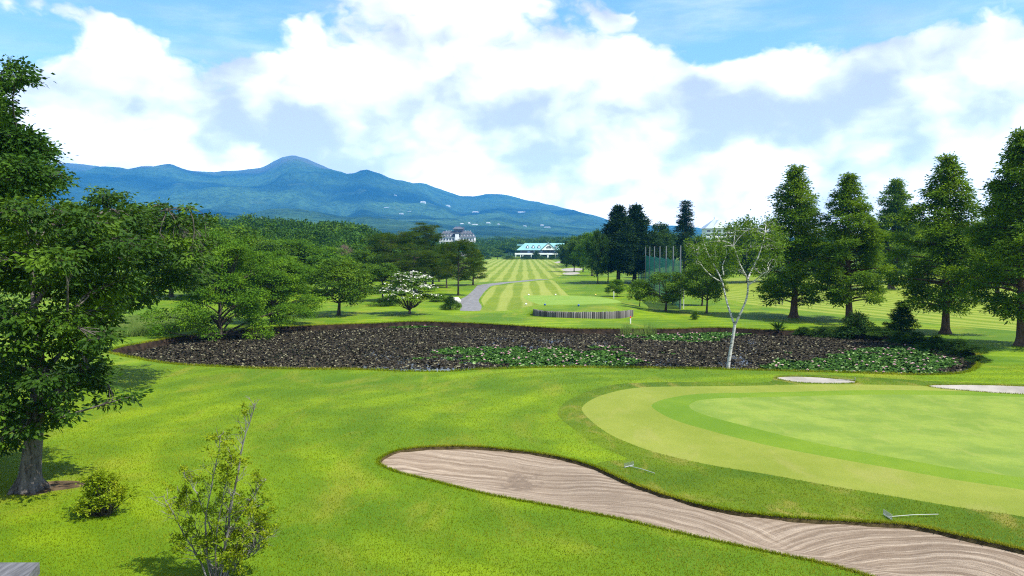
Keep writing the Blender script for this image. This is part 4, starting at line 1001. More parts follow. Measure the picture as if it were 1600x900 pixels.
def near_shrub():
    rng = np.random.default_rng(52); b = gp(343, 908); d = b[1]; b[2] = h1(b[0], b[1])
    r = thing('twiggy_shrub', 'tall thin shrub with pale twigs and sparse yellow leaves at the bottom edge', 'shrub', tuple(b))
    gt, gc = G(), G()
    def at(x, y, dd=0): return atd(x, y, d + dd) - b
    # main stems, from the photograph, then finer twigs along each
    mains = [([(345,905),(355,880),(378,850),(392,830),(405,815)], .050), ([(340,905),(345,870),(362,800),(372,740),(378,690),(392,655),(398,634)], .042), ([(336,905),(325,870),(318,820),(330,760),(342,710),(345,680)], .034), ([(334,905),(312,875),(290,840),(270,800),(255,776)], .030),
             ([(342,905),(350,860),(355,800),(365,770)], .026), ([(338,905),(330,880),(300,860),(272,850)], .026), ([(348,905),(375,875),(400,850),(416,835)], .032), ([(340,905),(340,860),(320,800),(300,760),(288,740)], .026), ([(341,905),(352,850),(372,810),(400,770),(416,750)], .022), ([(345,905),(362,870),(388,820),(398,780)], .02),
             ([(337,905),(320,860),(300,810),(278,770)], .022), ([(342,905),(338,830),(352,760),(362,715)], .020), ([(344,905),(368,880),(396,868),(414,850)], .02)]
    T, O = [], []
    for mi_, (L, r0) in enumerate(mains):
        dd = rng.uniform(-.55, .55)
        P = np.array([at(x, y, dd * i / (len(L) - 1)) for i, (x, y) in enumerate(L)]); P[0, 2] = -.12; P[0, :2] += rng.normal(0, .06, 2)
        s = np.linspace(0, 1, len(P)); f = np.linspace(0, 1, 16)
        Q = np.stack([np.interp(f, s, P[:, i]) for i in range(3)], 1)
        for _ in range(2): Q[1:-1] = (Q[:-2] + 2 * Q[1:-1] + Q[2:]) / 4
        Q[1:-1] += rng.normal(0, .012, Q[1:-1].shape)
        gt.tube(Q, r0 * .78 * (1 - .8 * f), 7)
        bare = mi_ == 1 or mi_ == 0 or mi_ == 6
        for j in range(4 if not bare else 3, 16):
            for _ in range(2 if not bare else 3):
                dr = nrm(rng.normal(0, 1, 3) * np.array([.8, .8, .35]) + np.array([0, 0, .75])) if not (mi_ == 1 and j > 8) else nrm(rng.normal(0, .4, 3) + np.array([0, 0, 1.0]))
                ln = rng.uniform(.16, .48) * (1 if j < 13 else .6)
                e = Q[j] + dr * ln; Pb = branch(gt, Q[j], e, .0075, .0025, rng, -.05, 4, 4)
                e2 = [e]
                for q in range(2):
                    e3 = Pb[2] + nrm(dr + rng.normal(0, .55, 3)) * ln * .6; branch(gt, Pb[2], e3, .004, .002, rng, 0, 3, 3); e2.append(e3)
                if (not bare and rng.random() < .42) or (bare and rng.random() < .10 + (.25 if mi_ != 1 else 0)):
                    for w in e2:
                        n = 3; qq = w + rng.normal(0, .045, (n, 3)); T.append(qq); O.append(nrm(np.repeat(dr[None], n, 0) + rng.normal(0, .4, (n, 3))))
    T = np.concatenate(T); O = np.concatenate(O)
    gc.add(*sprays(rng, T, O, 8, .055, .062, .030, .7, -.1, .7, .6, .5))
    gt.build('stems', M['bark_pale'], r, True); gc.build('leaves', M['leaf_yellow'], r)
near_shrub()

# ------------------------------------------------------------------ lilies on the pond
def lilymat(name, a, b, glint, gl):
    m, t = newmat(name); g = t.n('NewGeometry')
    col = t.mix(g.outputs['Random Per Island'], a, b)
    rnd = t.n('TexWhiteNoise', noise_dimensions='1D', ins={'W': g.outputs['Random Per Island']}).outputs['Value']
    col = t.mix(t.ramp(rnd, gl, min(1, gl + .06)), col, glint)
    t.out(t.n('BsdfPrincipled', ins={'Base Color': col, 'Roughness': .7, 'Specular IOR Level': .05}).outputs[0]); return m
def lilies():
    rng = np.random.default_rng(61)
    inn = inset(POND, .6)
    lo, hi = POND.min(0), POND.max(0)
    n = 420000
    P = np.c_[rng.uniform(lo[0], hi[0], n), rng.uniform(lo[1], hi[1], n)]
    P = P[inside(P, inn)]
    dn = dist(P, POND)
    # green patches and the strips of open water, in photo pixels
    u = PX0 + F * P[:, 0] / P[:, 1]; dd = P[:, 1]; v = HOR + F * (CAMH + .4) / dd
    nz = fbm(P[:, 0] / 1.6, P[:, 1] / 1.6, 4, 3) - .47
    def ell(cx, cy_, sx, sy): return 1 - np.sqrt(((u - cx) / sx) ** 2 + ((v - cy_) / sy) ** 2)
    gr = np.max([ell(840, 560, 180, 21), ell(1075, 525, 110, 11), ell(1385, 567, 150, 26), ell(655, 508, 70, 7), ell(760, 552, 90, 10), ell(1250, 575, 60, 14), ell(950, 566, 60, 12)], 0)
    green = gr + nz * 1.3 > .20
    water = (np.max([ell(700, 581, 60, 5), ell(1180, 584, 70, 4.5), ell(600, 582, 90, 3.5)], 0) + nz * .4 > .1) | ((dn < .75) & (P[:, 1] < 52) & (rng.random(len(P)) < .75))
    sparse = fbm(P[:, 0] / .9, P[:, 1] / .9, 3, 8) < .40
    keep = ~water & ~(sparse & (rng.random(len(P)) < .6))
    def pads(Q, rmin, rmax, zmin, zmax, tilt, name, mat, label, prob=1.0):
        k = len(Q); r = rng.uniform(rmin, rmax, k); a0 = rng.uniform(0, 6.28, k)
        N = nrm(np.c_[rng.normal(0, tilt, k), rng.normal(0, tilt, k), np.ones(k)])
        A = nrm(np.cross(N, np.c_[np.cos(a0), np.sin(a0), np.zeros(k)])); B = np.cross(N, A)
        cz = WZ + rng.uniform(zmin, zmax, k)
        ang = np.linspace(0.25, 2 * np.pi - .25, 7)
        c3 = np.c_[Q, cz]
        ring = c3[:, None] + r[:, None, None] * (np.cos(ang)[None, :, None] * A[:, None] + np.sin(ang)[None, :, None] * B[:, None])
        ring = ring + N[:, None] * (r[:, None, None] * rng.uniform(-.05, .22, (k, 7, 1)))
        V = np.concatenate([c3[:, None], ring], 1)
        V[..., 2] = np.maximum(V[..., 2], WZ + .004)
        base = np.arange(k)[:, None, None] * 8
        f = base + np.array([[0, j, j + 1] for j in range(1, 7)])[None]
        g = G(); g.add(V.reshape(-1, 3), f.reshape(-1, 3)); o = g.build(name, mat); tag(o, label, None, None, 'stuff'); return o
    Q = P[keep & ~green]; Q = Q[rng.random(len(Q)) < .62]
    pads(Q, .045, .09, .01, .07, .30, 'lily_pads', lilymat('bronze lily pads', (.013, .011, .0075), (.050, .042, .029), (.19, .18, .11), .88), 'bronze brown water lily leaves covering the pond')
    Q = P[keep & green]; Q = Q[rng.random(len(Q)) < .72]
    pads(Q, .055, .11, .02, .10, .33, 'lily_pads', lilymat('green lily pads', (.014, .044, .007), (.045, .108, .013), (.20, .29, .11), .88), 'patches of green water lily leaves on the pond')
    Q = P[keep & green]; Q = Q[rng.random(len(Q)) < .0035]
    # flowers: little cups of petals
    k = len(Q); g = G(); c3 = np.c_[Q, np.full(k, WZ + .15)]
    for ring, (tilt, ln) in enumerate(((.35, .11), (.9, .09))):
        for j in range(6):
            a = j * math.pi / 3 + ring * .5 + rng.uniform(0, .2, k)
            D = np.c_[np.cos(a) * math.cos(tilt), np.sin(a) * math.cos(tilt), np.full(k, math.sin(tilt))]
            V, f = leafquads(c3, D, np.c_[-np.cos(a) * math.sin(tilt), -np.sin(a) * math.sin(tilt), np.full(k, math.cos(tilt))], np.full(k, ln), np.full(k, .06)); g.add(V, f)
    o = g.build('lily_flowers', plain('pink petals', (.75, .48, .56), .6, .25, 9)); tag(o, 'pink water lily flowers among the green leaves', None, None, 'stuff')
lilies()

# ------------------------------------------------------------------ grass blades and long grass
LAWNCUT = [SOIL, POND, BUNK, SB1, SB2, GREEN, FRINGE, COLLAR, PATH]
def blades(name, label, P, hmin, hmax, wid, mat, seed, lean=.5):
    rng = np.random.default_rng(seed); k = len(P)
    z = height(P) if k else np.zeros(0)
    a = rng.uniform(0, 6.28, k); h = rng.uniform(hmin, hmax, k)
    tip = np.c_[P + np.c_[rng.normal(0, lean, k), rng.normal(0, lean, k)] * h[:, None], z + h]
    w = np.c_[np.cos(a), np.sin(a), np.zeros(k)] * (wid * rng.uniform(.6, 1.3, k))[:, None]
    b = np.c_[P, z - .01]
    V = np.stack([b - w, b + w, tip], 1).reshape(-1, 3)
    g = G(); g.add(V, np.arange(k * 3).reshape(-1, 3)); o = g.build(name, mat); return tag(o, label, None, None, 'stuff')
rng = np.random.default_rng(71)
def scatter(n, d0, d1, umax=.78):
    d = (rng.random(n) * (d1 ** .35 - d0 ** .35) + d0 ** .35) ** (1 / .35)      # denser near the camera
    u = rng.uniform(-umax, umax, n); return np.c_[u * d, d]
P = scatter(420000, 14.0, 46.0)
cut = np.zeros(len(P), bool)
for z in LAWNCUT: cut |= inside(P, z)
P = P[~cut]
blades('grass', 'short mown grass of the foreground lawn', P, .02, .05, .011, M['blade'], 72)
# ragged grass hanging over the bunker's far lip and the pond's rim
def rim(poly, n, dout, seed):
    r = np.random.default_rng(seed); Lr = np.linalg.norm(np.roll(poly, -1, 0) - poly, axis=1); c = np.cumsum(Lr); t = r.uniform(0, c[-1], n)
    i = np.searchsorted(c, t); f = (t - (c[i] - Lr[i])) / Lr[i]
    nn = nrm(np.roll(poly, -1, 0) - poly); nn = np.c_[nn[:, 1], -nn[:, 0]] * (1 if area(poly) > 0 else -1)
    return poly[i] * (1 - f)[:, None] + np.roll(poly, -1, 0)[i] * f[:, None] + nn[i] * (np.abs(r.normal(0, dout, n)) - .01)[:, None]
P = rim(BUNK, 22000, .05, 3); P = P[P[:, 1] > 12]
blades('grass', 'ragged grass along the rim of the bunkers', np.concatenate([P, rim(SB1, 1500, .08, 5), rim(SB2, 2500, .08, 6)]), .04, .09, .012, M['blade'], 73, .6)
blades('grass', 'ragged grass along the rim of the pond', rim(POND, 26000, .12, 4), .05, .17, .02, M['blade'], 74, .6)
EL = pxpoly([(150, 520), (200, 500), (260, 496), (300, 500), (300, 515), (250, 522), (200, 528), (165, 530)], .5)
lo, hi = EL.min(0), EL.max(0); P = np.c_[rng.uniform(lo[0], hi[0], 60000), rng.uniform(lo[1], hi[1], 60000)]; P = P[inside(P, EL)]
blades('long_grass', 'pale long grass growing left of the pond under the cherry boughs', P, .35, .8, .02, M['reed'], 75, .3)
def tuft(px, py, n, h, label):
    c = gp(px, py); r_ = np.random.default_rng(int(px)); Q = np.zeros((n, 2)) + r_.normal(0, .22, (n, 2)); g = G()
    a = r_.uniform(0, 6.28, n); w = np.c_[np.cos(a), np.sin(a), 0 * a] * .022; hh = r_.uniform(.5, 1, n) * h
    b = np.c_[Q, 0 * a - .75]; tip = np.c_[Q + r_.normal(0, .18, (n, 2)) * h, hh - .6]
    g.add(np.stack([b - w, b + w, tip], 1).reshape(-1, 3), np.arange(n * 3).reshape(-1, 3))
    o = g.build('reed_clump', M['reed']); o.location = c; tag(o, label, 'reeds')
tuft(979, 516.5, 160, 1.5, 'bright reed clump below the right end of the timber wall'); tuft(1013, 516.5, 170, 1.6, 'bright reed clump at the pond rim, farthest right one'); tuft(996, 517, 90, 1.1, 'lowest bright reed clump, middle of the three at the rim')

# ------------------------------------------------------------------ tee, wall, markers, rakes, posts
def log_wall():
    rng = np.random.default_rng(81); g = G(); P = wl; seg = np.linalg.norm(np.diff(P, axis=0), axis=1); c = np.r_[0, np.cumsum(seg)]
    t = 0.0
    while t < c[-1]:
        r = rng.uniform(.085, .115); t += r
        x = np.interp(t, c, P[:, 0]); y = np.interp(t, c, P[:, 1]) - .09; ht = .70 + rng.normal(0, .02)
        g.tube([[x, y, -.15], [x, y, ht - .02], [x, y, ht]], [r, r, r * .85], 8); t += r
    m, tt = newmat('weathered logs'); gi = tt.n('NewGeometry').outputs['Random Per Island']; tc = tt.n('TexCoord').outputs['Object']
    n1 = tt.noise(tt.n('Mapping', ins={'Vector': tc, 'Scale': (6, 6, .8)}).outputs[0], 3, 4)
    col = tt.mix(gi, (.035, .033, .032), (.22, .21, .20)); col = tt.mix(tt.math('MULTIPLY', n1, .5), col, (.08, .07, .065))
    tt.out(tt.n('BsdfPrincipled', ins={'Base Color': col, 'Roughness': .9}).outputs[0])
    o = g.build('retaining_wall', m, None, True); tag(o, 'low wall of upright weathered logs holding up the front of the tee', 'wall')
log_wall()
def marker(px, py, col, label, zz=None):
    p = gp(px, py); p[2] = h1(p[0], p[1]); 
    for _ in range(3):
        p = gp(px, py, p[2]); p[2] = h1(p[0], p[1])
    g = G(); n = 10; th = np.linspace(0, np.pi, 7)
    prof = [(.0, .26), (.08, .24), (.12, .18), (.12, .13), (.08, .07), (.03, .05), (.03, -.1)]
    ph = np.linspace(0, 2 * np.pi, n, endpoint=False)
    V = np.array([[r * math.cos(a), r * math.sin(a), z] for r, z in prof for a in ph])
    i = np.arange(len(prof) - 1)[:, None] * n; j = np.arange(n)[None]; k = (j + 1) % n
    g.add(V, np.stack([i + j, i + n + j, i + n + k, i + k], -1).reshape(-1, 4))
    o = g.build('tee_marker', plain('paint ' + label[:12], col, .4, .05), None, True); o.location = p
    tag(o, label, 'tee marker', 'tee markers')
BL, WH, YE = (.02, .08, .35), (.8, .8, .8), (.75, .55, .12)
marker(851.5, 478, BL, 'blue tee marker above the left half of the timber wall'); marker(904, 479, BL, 'blue tee marker above the middle of the timber wall')
marker(822, 477, WH, 'white tee marker at the left corner of the tee'); marker(826, 462, WH, 'white tee marker at the back left of the tee'); marker(868, 462, WH, 'white tee marker at the back of the tee, in its middle'); marker(930.5, 462, YE, 'yellow tee marker at the back right of the tee')

def rake(px0, py0, px1, py1, label, dz=.0):
    """handle lies from the head (first pixel) to its end (second pixel)"""
    a = gp(px0, py0); b = gp(px1, py1); a[2] = h1(*a[:2]) + .03 + dz; b[2] = h1(*b[:2]) + .06
    r = thing('bunker_rake', label, 'rake', tuple(a)); v = b - a; L = np.linalg.norm(v); u = v / L; s = nrm(np.cross(u, [0, 0, 1.0]))
    g = G(); g.tube([np.zeros(3), v * .5 + [0, 0, .02], v], .011, 8); g.build('handle', plain('pale handle', (.33, .36, .30), .5, .1), r, True)
    g = G(); g.tube([-s * .21, s * .21], .014, 8); o = g.build('head', plain('rake head', (.30, .32, .31), .5, .1), r, True)
    g = G()
    for q in np.linspace(-.21, .21, 11): g.tube([s * q, s * q + [0, 0, .13], s * q + u * .01 + [0, 0, .14]], [.008, .006, .002], 5)
    g.build('tines', plain('rake tines', (.25, .27, .27), .5, .1), r)
rake(1387, 804, 1466, 803, 'pale rake lying on the grass at the near right rim of the big bunker')
rake(983, 725, 1023, 737, 'pale rake lying in the grass above the curve of the big bunker')
rake(1336, 595, 1309, 593.5, 'rake lying beside the small far bunker, the farthest of the three')

def post(px, py, hh, r, mats, label, cat, name='distance_post'):
    p = gp(px, py); o = thing(name, label, cat, (p[0], p[1], h1(*p[:2])))
    g = G(); g.tube([[0, 0, -.1], [0, 0, hh * .72]], r, 8); g.build('post', mats[0], o, True)
    g = G(); g.tube([[0, 0, hh * .72], [0, 0, hh - r], [0, 0, hh]], [r * 1.06, r * 1.06, r * .3], 8); g.build('cap', mats[1], o, True)
wp, dp, rp = plain('white paint', (.75, .75, .72), .5, .08), plain('dark paint', (.05, .05, .05), .5, .1), plain('red paint', (.55, .03, .03), .5, .1)
post(1222, 477, 1.1, .06, (dp, wp), 'thin dark stake standing on the grass left of the first redwood', 'stake')
post(985, 505, .7, .06, (wp, rp), 'short white stake with red top below the right end of the timber wall', 'stake')
post(959, 466, 1.0, .05, (wp, wp), 'pale stake supporting the small light green tree', 'stake', 'tree_stake')
post(1068, 483, 2.6, .05, (wp, wp), 'thin support stake right of the leaning tree', 'stake', 'tree_stake')

# tall net of the practice range, its poles marching away from us
def net():
    A = np.array([19.3, 88.0]); B = np.array([28.3, 172.0]); H = 7.3
    r = thing('range_net', 'tall green practice net hung on a row of steel poles', 'net', (A[0], A[1], 0))
    m, t = newmat('green net'); tc = t.n('TexCoord').outputs['Object']
    holes = t.n('Mix', data_type='FLOAT', ins={0: t.ramp(t.noise(tc, .5, 3), .3, .7), 2: .72, 3: .90}).outputs[0]
    b = t.n('BsdfPrincipled', ins={'Base Color': (.008, .085, .075, 1), 'Roughness': .7}); tr = t.n('BsdfTransparent'); tl = t.n('BsdfTranslucent', ins={'Color': (.008, .085, .075, 1)})
    b2 = t.n('MixShader', ins={0: .4, 1: b.outputs[0], 2: tl.outputs[0]})
    t.out(t.n('MixShader', ins={0: holes, 1: tr.outputs[0], 2: b2.outputs[0]}).outputs[0])
    pm = plain('galvanised steel', (.10, .115, .13), .6, .12, 2, .5, .3)
    n = 9; fr = ((np.linspace(0, 1, n)) ** 1.12)
    Q = [(B - A) * f for f in fr]
    g = G(); rng = np.random.default_rng(4)
    rows = 12
    for i in range(n - 1):
        a, b_ = Q[i], Q[i + 1]; nx = 8
        V = np.zeros((rows + 1, nx + 1, 3))
        for k in range(rows + 1):
            for j in range(nx + 1):
                s = j / nx; sag = .22 * 4 * s * (1 - s) * (k / rows) ** 3
                bl = .25 * math.sin(math.pi * s) * math.sin(math.pi * k / rows)
                xy = a * (1 - s) + b_ * s; V[k, j] = (xy[0] + bl, xy[1], .05 + (H - 1.6) * k / rows - sag)
        ii = np.arange(rows)[:, None] * (nx + 1); jj = np.arange(nx)[None]
        g.add(V.reshape(-1, 3), np.stack([ii + jj, ii + jj + 1, ii + nx + 2 + jj, ii + nx + 1 + jj], -1).reshape(-1, 4))
    g.build('netting', m, r, True)
    for q in Q:
        g = G(); g.tube([[0, 0, -.3], [0, 0, H - .05], [0, 0, H]], [.085, .07, .04], 9); g.build('pole', pm, r, True, (q[0] - .17, q[1], 0))
net()

# corner of a weathered timber railing close below the camera
def railing():
    c = atd(30, 876, 3.4); x1 = atd(62, 902, 3.0)[0]; zt = c[2]
    r = thing('timber_railing', 'grey weathered timber rail corner at the bottom left edge', 'railing', (x1 - .31, 3.25, 0))
    m, t = newmat('weathered timber'); tc = t.n('TexCoord').outputs['Object']
    n1 = t.noise(t.n('Mapping', ins={'Vector': tc, 'Scale': (14, 1.2, 14)}).outputs[0], 3, 6, .65)
    t.out(t.n('BsdfPrincipled', ins={'Base Color': t.mix(t.ramp(n1, .3, .7), (.045, .045, .05), (.14, .14, .15)), 'Roughness': .85, 'Normal': t.n('Bump', ins={'Strength': .6, 'Distance': .004, 'Height': n1}).outputs[0]}).outputs[0])
    poly = np.array([[-1.2, -1.6], [.16 + .03, -1.6], [.16, -.20], [.075, .13], [-1.2, .13]])
    g = G(); g.prism(poly, zt - .05, zt); g.build('cap_board', m, r)
    g = G(); g.box((-.05, -.03, (zt - .05) / 2 - .05), (.12, .12, zt - .05 + .1)); g.box((-.05, -1.4, (zt - .05) / 2 - .05), (.12, .12, zt - .05 + .1)); g.build('posts', m, r)
    g = G(); g.box((-.6, -.03, zt - .5), (.95, .05, .10)); g.box((-.6, -.03, zt - .85), (.95, .05, .10)); g.build('rails', m, r)
railing()

# ------------------------------------------------------------------ buildings
M['wallwhite'] = plain('white render', (.72, .71, .69), .8, .05, .4)
M['wallcream'] = plain('cream render', (.66, .655, .63), .8, .06, .4)
M['glass'] = plain('dark window glass', (.02, .03, .06), .12, .2, .5, .6)
M['slate'] = plain('grey slate', (.075, .08, .10), .7, .2, .6)
M['teal'] = plain('turquoise metal roof', (.17, .345, .36), .5, .08, .3)
M['blueroof'] = plain('pale blue grey roof', (.30, .36, .46), .6, .08, .3)
M['trim'] = plain('white trim', (.82, .82, .82), .6, .03)
M['dimwall'] = plain('dark blue grey wall', (.10, .12, .19), .8, .1)

def hip(g, x0, x1, y0, y1, z0, z1, rx0, rx1, ry0, ry1, mi=0):
    v = [[x0,y0,z0],[x1,y0,z0],[x1,y1,z0],[x0,y1,z0],[rx0,ry0,z1],[rx1,ry0,z1],[rx1,ry1,z1],[rx0,ry1,z1]]
    g.add(v, [[0,1,5,4],[1,2,6,5],[2,3,7,6],[3,0,4,7],[4,5,6,7],[3,2,1,0]], mi)

def clubhouse():
    D = 530.0; mp = D / F
    def X(px): return (px - PX0) * mp
    def Z(py): return atd(800, py, D)[2]
    x0, x1 = X(808), X(902); cx = (x0 + x1) / 2
    r = thing('clubhouse', 'clubhouse with turquoise hipped roof and a white front gable at the end of the fairway', 'building', (cx, D, 0))
    def x(px): return X(px) - cx
    ze, zr = Z(390.8), Z(379.8); zb0, zb1 = Z(397.8), Z(395.3)
    W_ = x(900) - x(813)
    g = G(); g.box(((x(813) + x(900)) / 2, 9, ze / 2 - .2), (W_, 14, ze + .2)); g.build('walls', M['dimwall'], r)
    g = G(); hip(g, x(807), x(903), -.5, 17, ze, zr, x(820.5), x(892), 8, 9); 
    rf = g.build('roof', M['teal'], r)
    g = G(); g.box((x(815), 9, Z(382.6)), (6, 4, 1.2)); g.build('roof_annex', M['teal'], r)
    # dormers: small pointed boxes with arched dark face and white window
    for px in (824.5, 833.3, 842.3, 869, 877.5):
        g = G(); w = 1.0; zb = Z(388.2); h = Z(382.8) - zb
        front = 1.6
        poly = [(-w, 0), (w, 0), (w, h * .45), (w * .55, h * .82), (0, h), (-w * .55, h * .82), (-w, h * .45)]
        V = [[p, front, zb + q] for p, q in poly] + [[p, front + 5, zb + q] for p, q in poly]; k = len(poly)
        g.add(V, [[i, i + k, (i + 1) % k + k, (i + 1) % k] for i in range(k)]); g.add(V[:k], [list(range(k))])
        d_ = g.build('dormer', M['dimwall'], r, False, (x(px), 0, 0))
        g = G(); g.box((0, front - .06, zb + h * .40), (.95, .1, h * .52)); g.build('window', M['trim'], d_)
    # front gable
    ga = x(857); gw = x(868.6) - ga; gz0 = Z(390.6); gz1 = Z(380.2)
    g = G(); V = [[ga - gw, -1.6, gz0], [ga + gw, -1.6, gz0], [ga, -1.6, gz1], [ga - gw, 8.4, gz0], [ga + gw, 8.4, gz0], [ga, 8.4, gz1]]
    g.add(V[:3], [[0, 1, 2]]); gb = g.build('gable', M['trim'], r)
    g = G(); 
    for s in (-1, 1):
        a = np.array([ga + s * (gw + .5), -1.9, gz0 - .15]); b = np.array([ga, -1.9, gz1 + .25]); off = np.array([0, 10.5, 0]); th = np.array([0, 0, .35])
        g.add([a, b, b + off, a + off, a + th, b + th, b + off + th, a + off + th], [[0,1,2,3],[4,7,6,5],[0,4,5,1],[3,2,6,7]])
    g.build('gable_roof', M['teal'], r)
    g = G(); an = np.linspace(0, np.pi, 9); fw = 1.75; fz = Z(387.9)
    V = [[ga + fw * math.cos(a), -1.68, fz + 1.55 * math.sin(a)] for a in an]; g.add(V, [list(range(9))]); fwn = g.build('fan_window', M['glass'], gb)
    g = G()
    for a in (.79, 1.57, 2.36): g.tube([[ga, -1.74, fz], [ga + fw * math.cos(a), -1.74, fz + 1.5 * math.sin(a)]], .05, 4)
    g.build('glazing_bars', M['trim'], fwn)
    # first-floor windows, balcony, pillars, ground-floor openings
    for px in (817, 821, 826, 831, 836, 841, 846, 851, 857, 863, 868, 873, 879, 885):
        g = G(); g.box((x(px), 1.93, (ze + zb1) / 2 - .1), (1.5, .1, ze - zb1 - .7)); g.build('window', M['glass'] if px % 2 else plain('reflecting pane', (.20, .30, .48), .2, .2, 1, .6), r)
    g = G(); g.box((((x(804.5) + x(871)) / 2), .2, (zb0 + zb1) / 2), (x(871) - x(804.5), 3.4, zb1 - zb0)); g.build('balcony', M['trim'], r)
    for px in (806, 813.5, 817, 830, 844, 856, 868):
        g = G(); w = .5 if px != 856 else .9; g.box((x(px), -1.1, zb0 / 2 - .1), (w, .5, zb0 + .2)); g.build('pillar', M['trim'], r)
    for px in (820, 826, 834, 840, 849, 853, 861, 865, 874, 880):
        g = G(); g.box((x(px), 1.93, zb0 * .5), (1.9, .1, zb0 * .75)); g.build('opening', M['glass'], r)
clubhouse()
# planting before the clubhouse
for i, (px, w, t, lb) in enumerate([(796, 26, 399.5, 'low clipped hedge left of the clubhouse terrace'), (838, 16, 392, 'upright dark shrub before the clubhouse balcony'), (848, 22, 401, 'low light hedge before the clubhouse steps'), (864, 22, 400, 'low hedge under the clubhouse gable'), (878, 18, 399.5, 'low hedge at the right end of the clubhouse'), (820, 22, 400.5, 'dark hedge under the left clubhouse balcony')]):
    plant('lump' if i % 2 else 'lump2', 'clipped_hedge' if t > 395 else 'upright_shrub', lb, 'hedge' if t > 395 else 'shrub', px, 405.5, t, w, i * 1.1)
plant('round2', 'garden_tree', 'little tree on the left of the clubhouse lawn', 'tree', 777, 405, 390, 24, .4)
plant('lump2', 'round_bush', 'round light bush at the far left corner of the fairway', 'bush', 762, 405, 399, 10, .4)

def hotel():
    D = 700.0; mp = D / F
    def X(px): return (px - PX0) * mp
    def Z(py): return atd(800, py, D)[2]
    x0, x1 = X(687.5), X(742); cx = (x0 + x1) / 2
    r = thing('hotel', 'pale many storeyed hotel with slate mansard roof and roof turret above the left pines', 'building', (cx, D, 0))
    def x(px): return X(px) - cx
    ze = Z(370.3)
    g = G(); g.box((0, 8, ze / 2), (x1 - x0, 16, ze)); g.build('walls', M['wallcream'], r)
    g = G(); hip(g, x(686.5), x(742.6), -.6, 16.6, ze, Z(361), x(692), x(735), 5, 11); g.build('roof', M['slate'], r)
    g = G(); g.box((x(716), 7, (Z(361.5) + Z(358)) / 2), (x(723) - x(709), 6, Z(357.8) - Z(361.5))); tr_ = g.build('turret', M['dimwall'], r)
    g = G(); hip(g, x(706.5), x(724), 2.5, 11.5, Z(357.9), Z(353.8), x(711), x(719.5), 6.5, 7.5); g.build('turret_roof', M['slate'], tr_)
    g = G(); g.box((x(723), 8, Z(358)), (2, 2, 4)); g.build('chimney', M['dimwall'], r)
    for px in list(np.arange(689.5, 706, 4.5)) + list(np.arange(720.5, 741, 4.6)):
        g = G(); g.prism(np.array([[-1.0, .2], [1.0, .2], [1.0, 4], [-1.0, 4]]), ze + .3, ze + 2.5); d_ = g.build('dormer', M['trim'], r, False, (x(px), 0, 0))
        g = G(); V = [[-1.25, -.02, ze + 2.5], [1.25, -.02, ze + 2.5], [0, -.02, ze + 3.5], [-1.25, 4.6, ze + 2.5], [1.25, 4.6, ze + 2.5], [0, 4.6, ze + 3.5]]
        g.add(V, [[0, 1, 2]]); g.add(V, [[1, 4, 5, 2], [0, 2, 5, 3]]); g.build('dormer_roof', M['slate'], d_)
        g = G(); g.box((0, .14, ze + 1.5), (1.0, .1, 1.5)); g.build('pane', M['glass'], d_)
    cen = x(714.5); g = G(); g.box((cen, -.5, (ze + Z(366)) / 2 - 1), (x(717.5) - x(711.5), 1.6, Z(365) - ze + 4)); g.build('centre_bay', M['trim'], r)
    g = G(); V = [[cen - 4, -1.4, Z(365.6)], [cen + 4, -1.4, Z(365.6)], [cen, -1.4, Z(362)], [cen - 4, 6, Z(365.6)], [cen + 4, 6, Z(365.6)], [cen, 6, Z(362)]]; g.add(V, [[0, 1, 2]]); g.add(V, [[1, 4, 5, 2], [0, 2, 5, 3]]); g.build('bay_roof', M['slate'], r)
    fl = np.arange(ze - 3.6, 2, -3.5)
    for k, z in enumerate(fl):
        g = G(); g.box((0, -.09, z - .35), (x1 - x0 + .2, .18, .45)); g.build('floor_band', M['trim'], r)
        for px in np.arange(690, 742, 4.55):
            if 708.5 < px < 720.5 and k == 0: continue
            g = G(); g.box((x(px), -.03, z + 1.55), (1.35, .12, 2.0)); g.build('window', M['glass'], r)
    for px in (687.6, 741.4):
        g = G(); g.box((x(px), -.12, ze / 2), (1.0, .3, ze - .1)); g.build('quoin_strip', M['trim'], r)
    for px in (697, 700.5, 704, 727, 730.5, 734):
        g = G(); g.tube([[x(px), 8, Z(361.6)], [x(px), 8, Z(360)]], .35, 6); g.build('vent', M['trim'], r)
hotel()
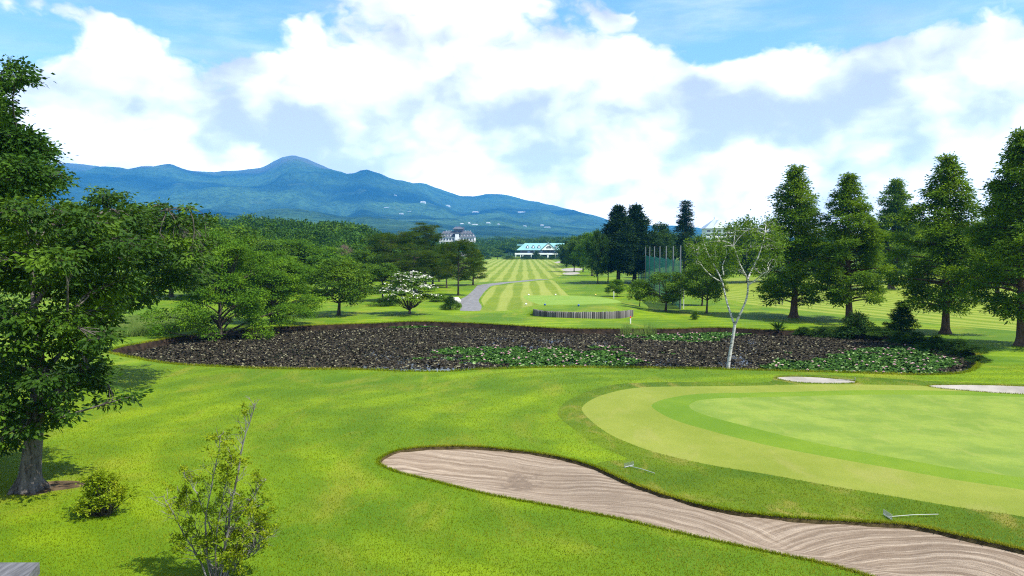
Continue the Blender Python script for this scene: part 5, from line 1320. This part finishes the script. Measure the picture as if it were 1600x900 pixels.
def towers():
    D = 560.0; mp = D / F
    def X(px): return (px - PX0) * mp
    def Z(py): return atd(800, py, D)[2]
    cx = X(1150)
    r = thing('resort_hotel', 'white resort hotel with two pyramid roofs peeping above the trees behind the birch', 'building', (cx, D, 0))
    def x(px): return X(px) - cx
    for (a, b, e, t, py, dy) in ((1101, 1139, 356, 341.5, 1119, 0), (1163, 1187, 350.5, 344.5, 1174, 6)):
        w = (x(b) - x(a)); c = (x(a) + x(b)) / 2
        g = G(); g.box((c, dy + w / 2, Z(e) / 2), (w * .82, w * .82, Z(e))); tw = g.build('tower', M['wallwhite'], r)
        g = G(); hip(g, c - w / 2, c + w / 2, dy, dy + w, Z(e) - .4, Z(t), c - .1, c + .1, dy + w / 2 - .1, dy + w / 2 + .1); rf = g.build('roof', M['blueroof'], r)
        g = G(); g.tube([[c, dy + w / 2, Z(t)], [c, dy + w / 2, Z(t - 4)]], [.35, .1], 6); g.build('finial', M['blueroof'], rf)
        # gabled white front set in the roof
        gx = c + w * .06; gw = w * .26; z0 = Z(e) - .2; z1 = Z(t) - (Z(t) - Z(e)) * .12
        g = G(); V = [[gx - gw, dy - .1, z0], [gx + gw, dy - .1, z0], [gx, dy - .1, z1], [gx - gw, dy + w / 2, z0], [gx + gw, dy + w / 2, z0], [gx, dy + w / 2, z1]]
        g.add(V, [[0, 1, 2]]); g.add(V, [[1, 4, 5, 2], [0, 2, 5, 3]]); g.build('front_gable', M['trim'], r)
        for k in range(5):
            z = Z(e) - 2.2 - 3.1 * k
            g = G(); g.box((c, dy + w * .09 - .25, z - 1.3), (w * .84, .5, .5)); g.build('balcony', M['trim'], r)
            for q in np.linspace(-.33, .33, 4):
                g = G(); g.box((c + q * w, dy + w * .09 - .03, z), (w * .13, .12, 1.5)); g.build('window', M['glass'], tw)
    g = G(); g.box((x(1165), 10, Z(356.5) / 2), (x(1200) - x(1128), 9, Z(356.5))); g.build('main_block', M['wallwhite'], r)
    for k in range(4):
        g = G(); g.box((x(1165), 5.42, Z(358.5) - 3.2 * k), (x(1198) - x(1130), .12, 1.3)); g.build('window_band', M['glass'], r)
towers()
# white buildings scattered on the mountain slope
def slope_buildings():
    spots = [(617, 306, 30, 9), (661, 317, 50, 14), (700, 322.5, 40, 14), (743, 332.5, 60, 12), (815, 333, 70, 14), (627, 334.5, 40, 10), (722, 351, 34, 14), (733, 349.5, 20, 14), (742, 352, 60, 12), (763, 349.5, 40, 12), (779, 351.5, 24, 12), (847, 353, 34, 12), (855, 356, 60, 10), (820, 354, 34, 9), (604, 325, 40, 8), (640, 331, 36, 8), (430, 343, 22, 8), (409, 341, 22, 9)]
    for i, (px, py, w, hh) in enumerate(spots):
        best = None
        for D in np.arange(1300, 5990, 20.0):
            q = atd(px, py, D); 
            if mountain_h(np.array([q[0]]), np.array([D]))[0] >= q[2]: best = (q, D); break
        if best is None: continue
        q, D = best; s = D / 4000.0
        g = G(); ww, dd_, h_ = w * s * .55, 16 * s, hh * s * .36
        g.box((0, 0, h_ / 2 - 6), (ww, dd_, h_ + 12))
        o = thing('slope_building', 'white building among the woods on the mountain slope', 'building', (q[0], D, q[2]), 0, 'white buildings on the mountain slope')
        g.build('walls', M['wallwhite'], o)
        g = G(); hip(g, -ww / 2 - 1, ww / 2 + 1, -dd_ / 2 - 1, dd_ / 2 + 1, h_, h_ * 1.4, -ww / 2 + 3, ww / 2 - 3, -.5, .5); g.build('roof', M['wallwhite'], o)
slope_buildings()
